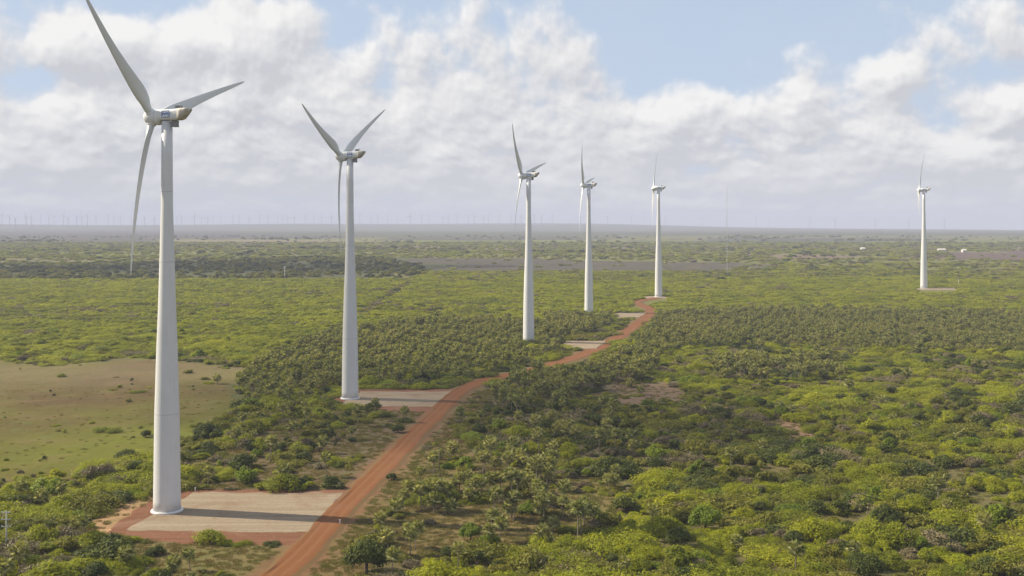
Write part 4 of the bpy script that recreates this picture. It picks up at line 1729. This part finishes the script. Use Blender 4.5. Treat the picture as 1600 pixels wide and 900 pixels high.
# farmhouses far out on the plain
for px, py, w_, lab in ((1348, 391, 9, 'white farmhouse left of the solitary turbine on the far plain'), (1471, 393, 16, 'long white farm building right of the solitary turbine on the far plain'),
                        (1506, 394, 8, 'smallest white farmhouse beside the dark field on the far plain')):
    o = root_at('farmhouse', px, py, lab, 'house')
    mb = MB()
    mb.box((0, 0, 2.0), (w_, 9, 4.6))
    mb.add([(-w_ / 2, -4.5, 4.3), (w_ / 2, -4.5, 4.3), (w_ / 2, 4.5, 4.3), (-w_ / 2, 4.5, 4.3), (-w_ / 2, 0, 6.3), (w_ / 2, 0, 6.3)], [(0, 4, 3), (1, 2, 5)])
    wl = link('wall', mb.build('wall', M['wall']), o)
    mb = MB()
    for sgn in (-1, 1):
        mb.add([(-w_ / 2 - .4, sgn * 5.2, 4.05), (w_ / 2 + .4, sgn * 5.2, 4.05), (w_ / 2 + .4, 0, 6.45), (-w_ / 2 - .4, 0, 6.45)], [(0, 1, 2, 3)])
        mb.add([(-w_ / 2 - .4, sgn * 5.2, 4.25), (w_ / 2 + .4, sgn * 5.2, 4.25), (w_ / 2 + .4, 0, 6.65), (-w_ / 2 - .4, 0, 6.65)], [(0, 1, 2, 3)])
    link('roof', mb.build('roof', M['wall']), o)
    mb = MB()
    mb.box((0, -4.52, 1.1), (1.1, .1, 2.2))
    link('door', mb.build('door', M['dark']), o)
    for xx in (-.3, .3):
        mb = MB()
        mb.box((xx * w_, -4.52, 2.2), (1.2, .1, 1.1))
        link('window', mb.build('window', M['dark']), o)


# ------------------------------------------------------------------ clouds overhead that shade the land
mt, k, out = new_mat('cloud_vapour')
pv = k.n('ShaderNodeVolumePrincipled')
pv.inputs['Color'].default_value = (.98, .98, .99, 1)
pv.inputs['Density'].default_value = 0.0062
pv.inputs['Anisotropy'].default_value = 0.2
mt.node_tree.links.new(pv.outputs[0], out.inputs['Volume'])
M['cloud'] = mt


def cloud(cx, cy, alt, rx, ry, rz_, rot, seed):
    """drifting cumulus whose shadow falls on (cx, cy)"""
    t = alt / math.tan(SUN_EL)
    x, y = cx + math.sin(SUN_AZ) * t, cy + math.cos(SUN_AZ) * t
    import bmesh
    bm = bmesh.new()
    bmesh.ops.create_icosphere(bm, subdivisions=5, radius=1.0)
    for v in bm.verts:
        p = v.co.copy()
        n0 = noise.fractal(p * 1.7 + Vector((seed * 9.1, 0, 0)), 1.0, 2.1, 4)
        s_ = 1.0 + .42 * n0
        q = p * s_
        v.co = Vector((q.x * rx, q.y * ry, (q.z if q.z > 0 else q.z * .45) * rz_))
    me = bpy.data.meshes.new('cloud')
    bm.to_mesh(me)
    bm.free()
    me.materials.append(mt)
    o = link('cloud', me)
    o.location = (x, y, alt)
    o.rotation_euler.z = rot
    tag(o, 'drifting cumulus cloud above the plain, out of the picture', kind='stuff')
    return o


cloud(-20, 450, 900, 130, 95, 70, R(-38), 1)
cloud(-560, 1660, 1000, 560, 190, 90, R(-2), 2)

# ------------------------------------------------------------------ haze
mt, k, out = new_mat('haze_air')
pv = k.n('ShaderNodeVolumePrincipled')
pv.inputs['Color'].default_value = (.66, .71, .92, 1)
pv.inputs['Density'].default_value = 1.05e-4
pv.inputs['Anisotropy'].default_value = 0.0
mt.node_tree.links.new(pv.outputs[0], out.inputs['Volume'])
mb = MB()
zlo = float(gv[:, 2].min()) - 1.0
mb.box((0, 0, (zlo + 190) / 2), (41200, 41200, 190 - zlo))
tag(link('haze', mb.build('haze', mt)), 'thin pale haze over the plain', kind='stuff')

# ------------------------------------------------------------------ labels of look-alikes
ORD = ('first second third fourth fifth sixth seventh eighth ninth tenth eleventh twelfth thirteenth fourteenth fifteenth sixteenth seventeenth eighteenth '
       'nineteenth twentieth twenty-first twenty-second twenty-third twenty-fourth').split()
by_label = {}
for o, px in SHARED:
    by_label.setdefault(o['label'], []).append((px, o))
for lab, mem in by_label.items():
    if len(mem) < 2:
        continue
    mem.sort(key=lambda q: q[0])
    for i, (px, o) in enumerate(mem):
        if i < 24 or i == len(mem) - 1:
            o['label'] = lab + ', ' + ('leftmost' if i == 0 else 'rightmost' if i == len(mem) - 1 else ORD[i] + ' from left')
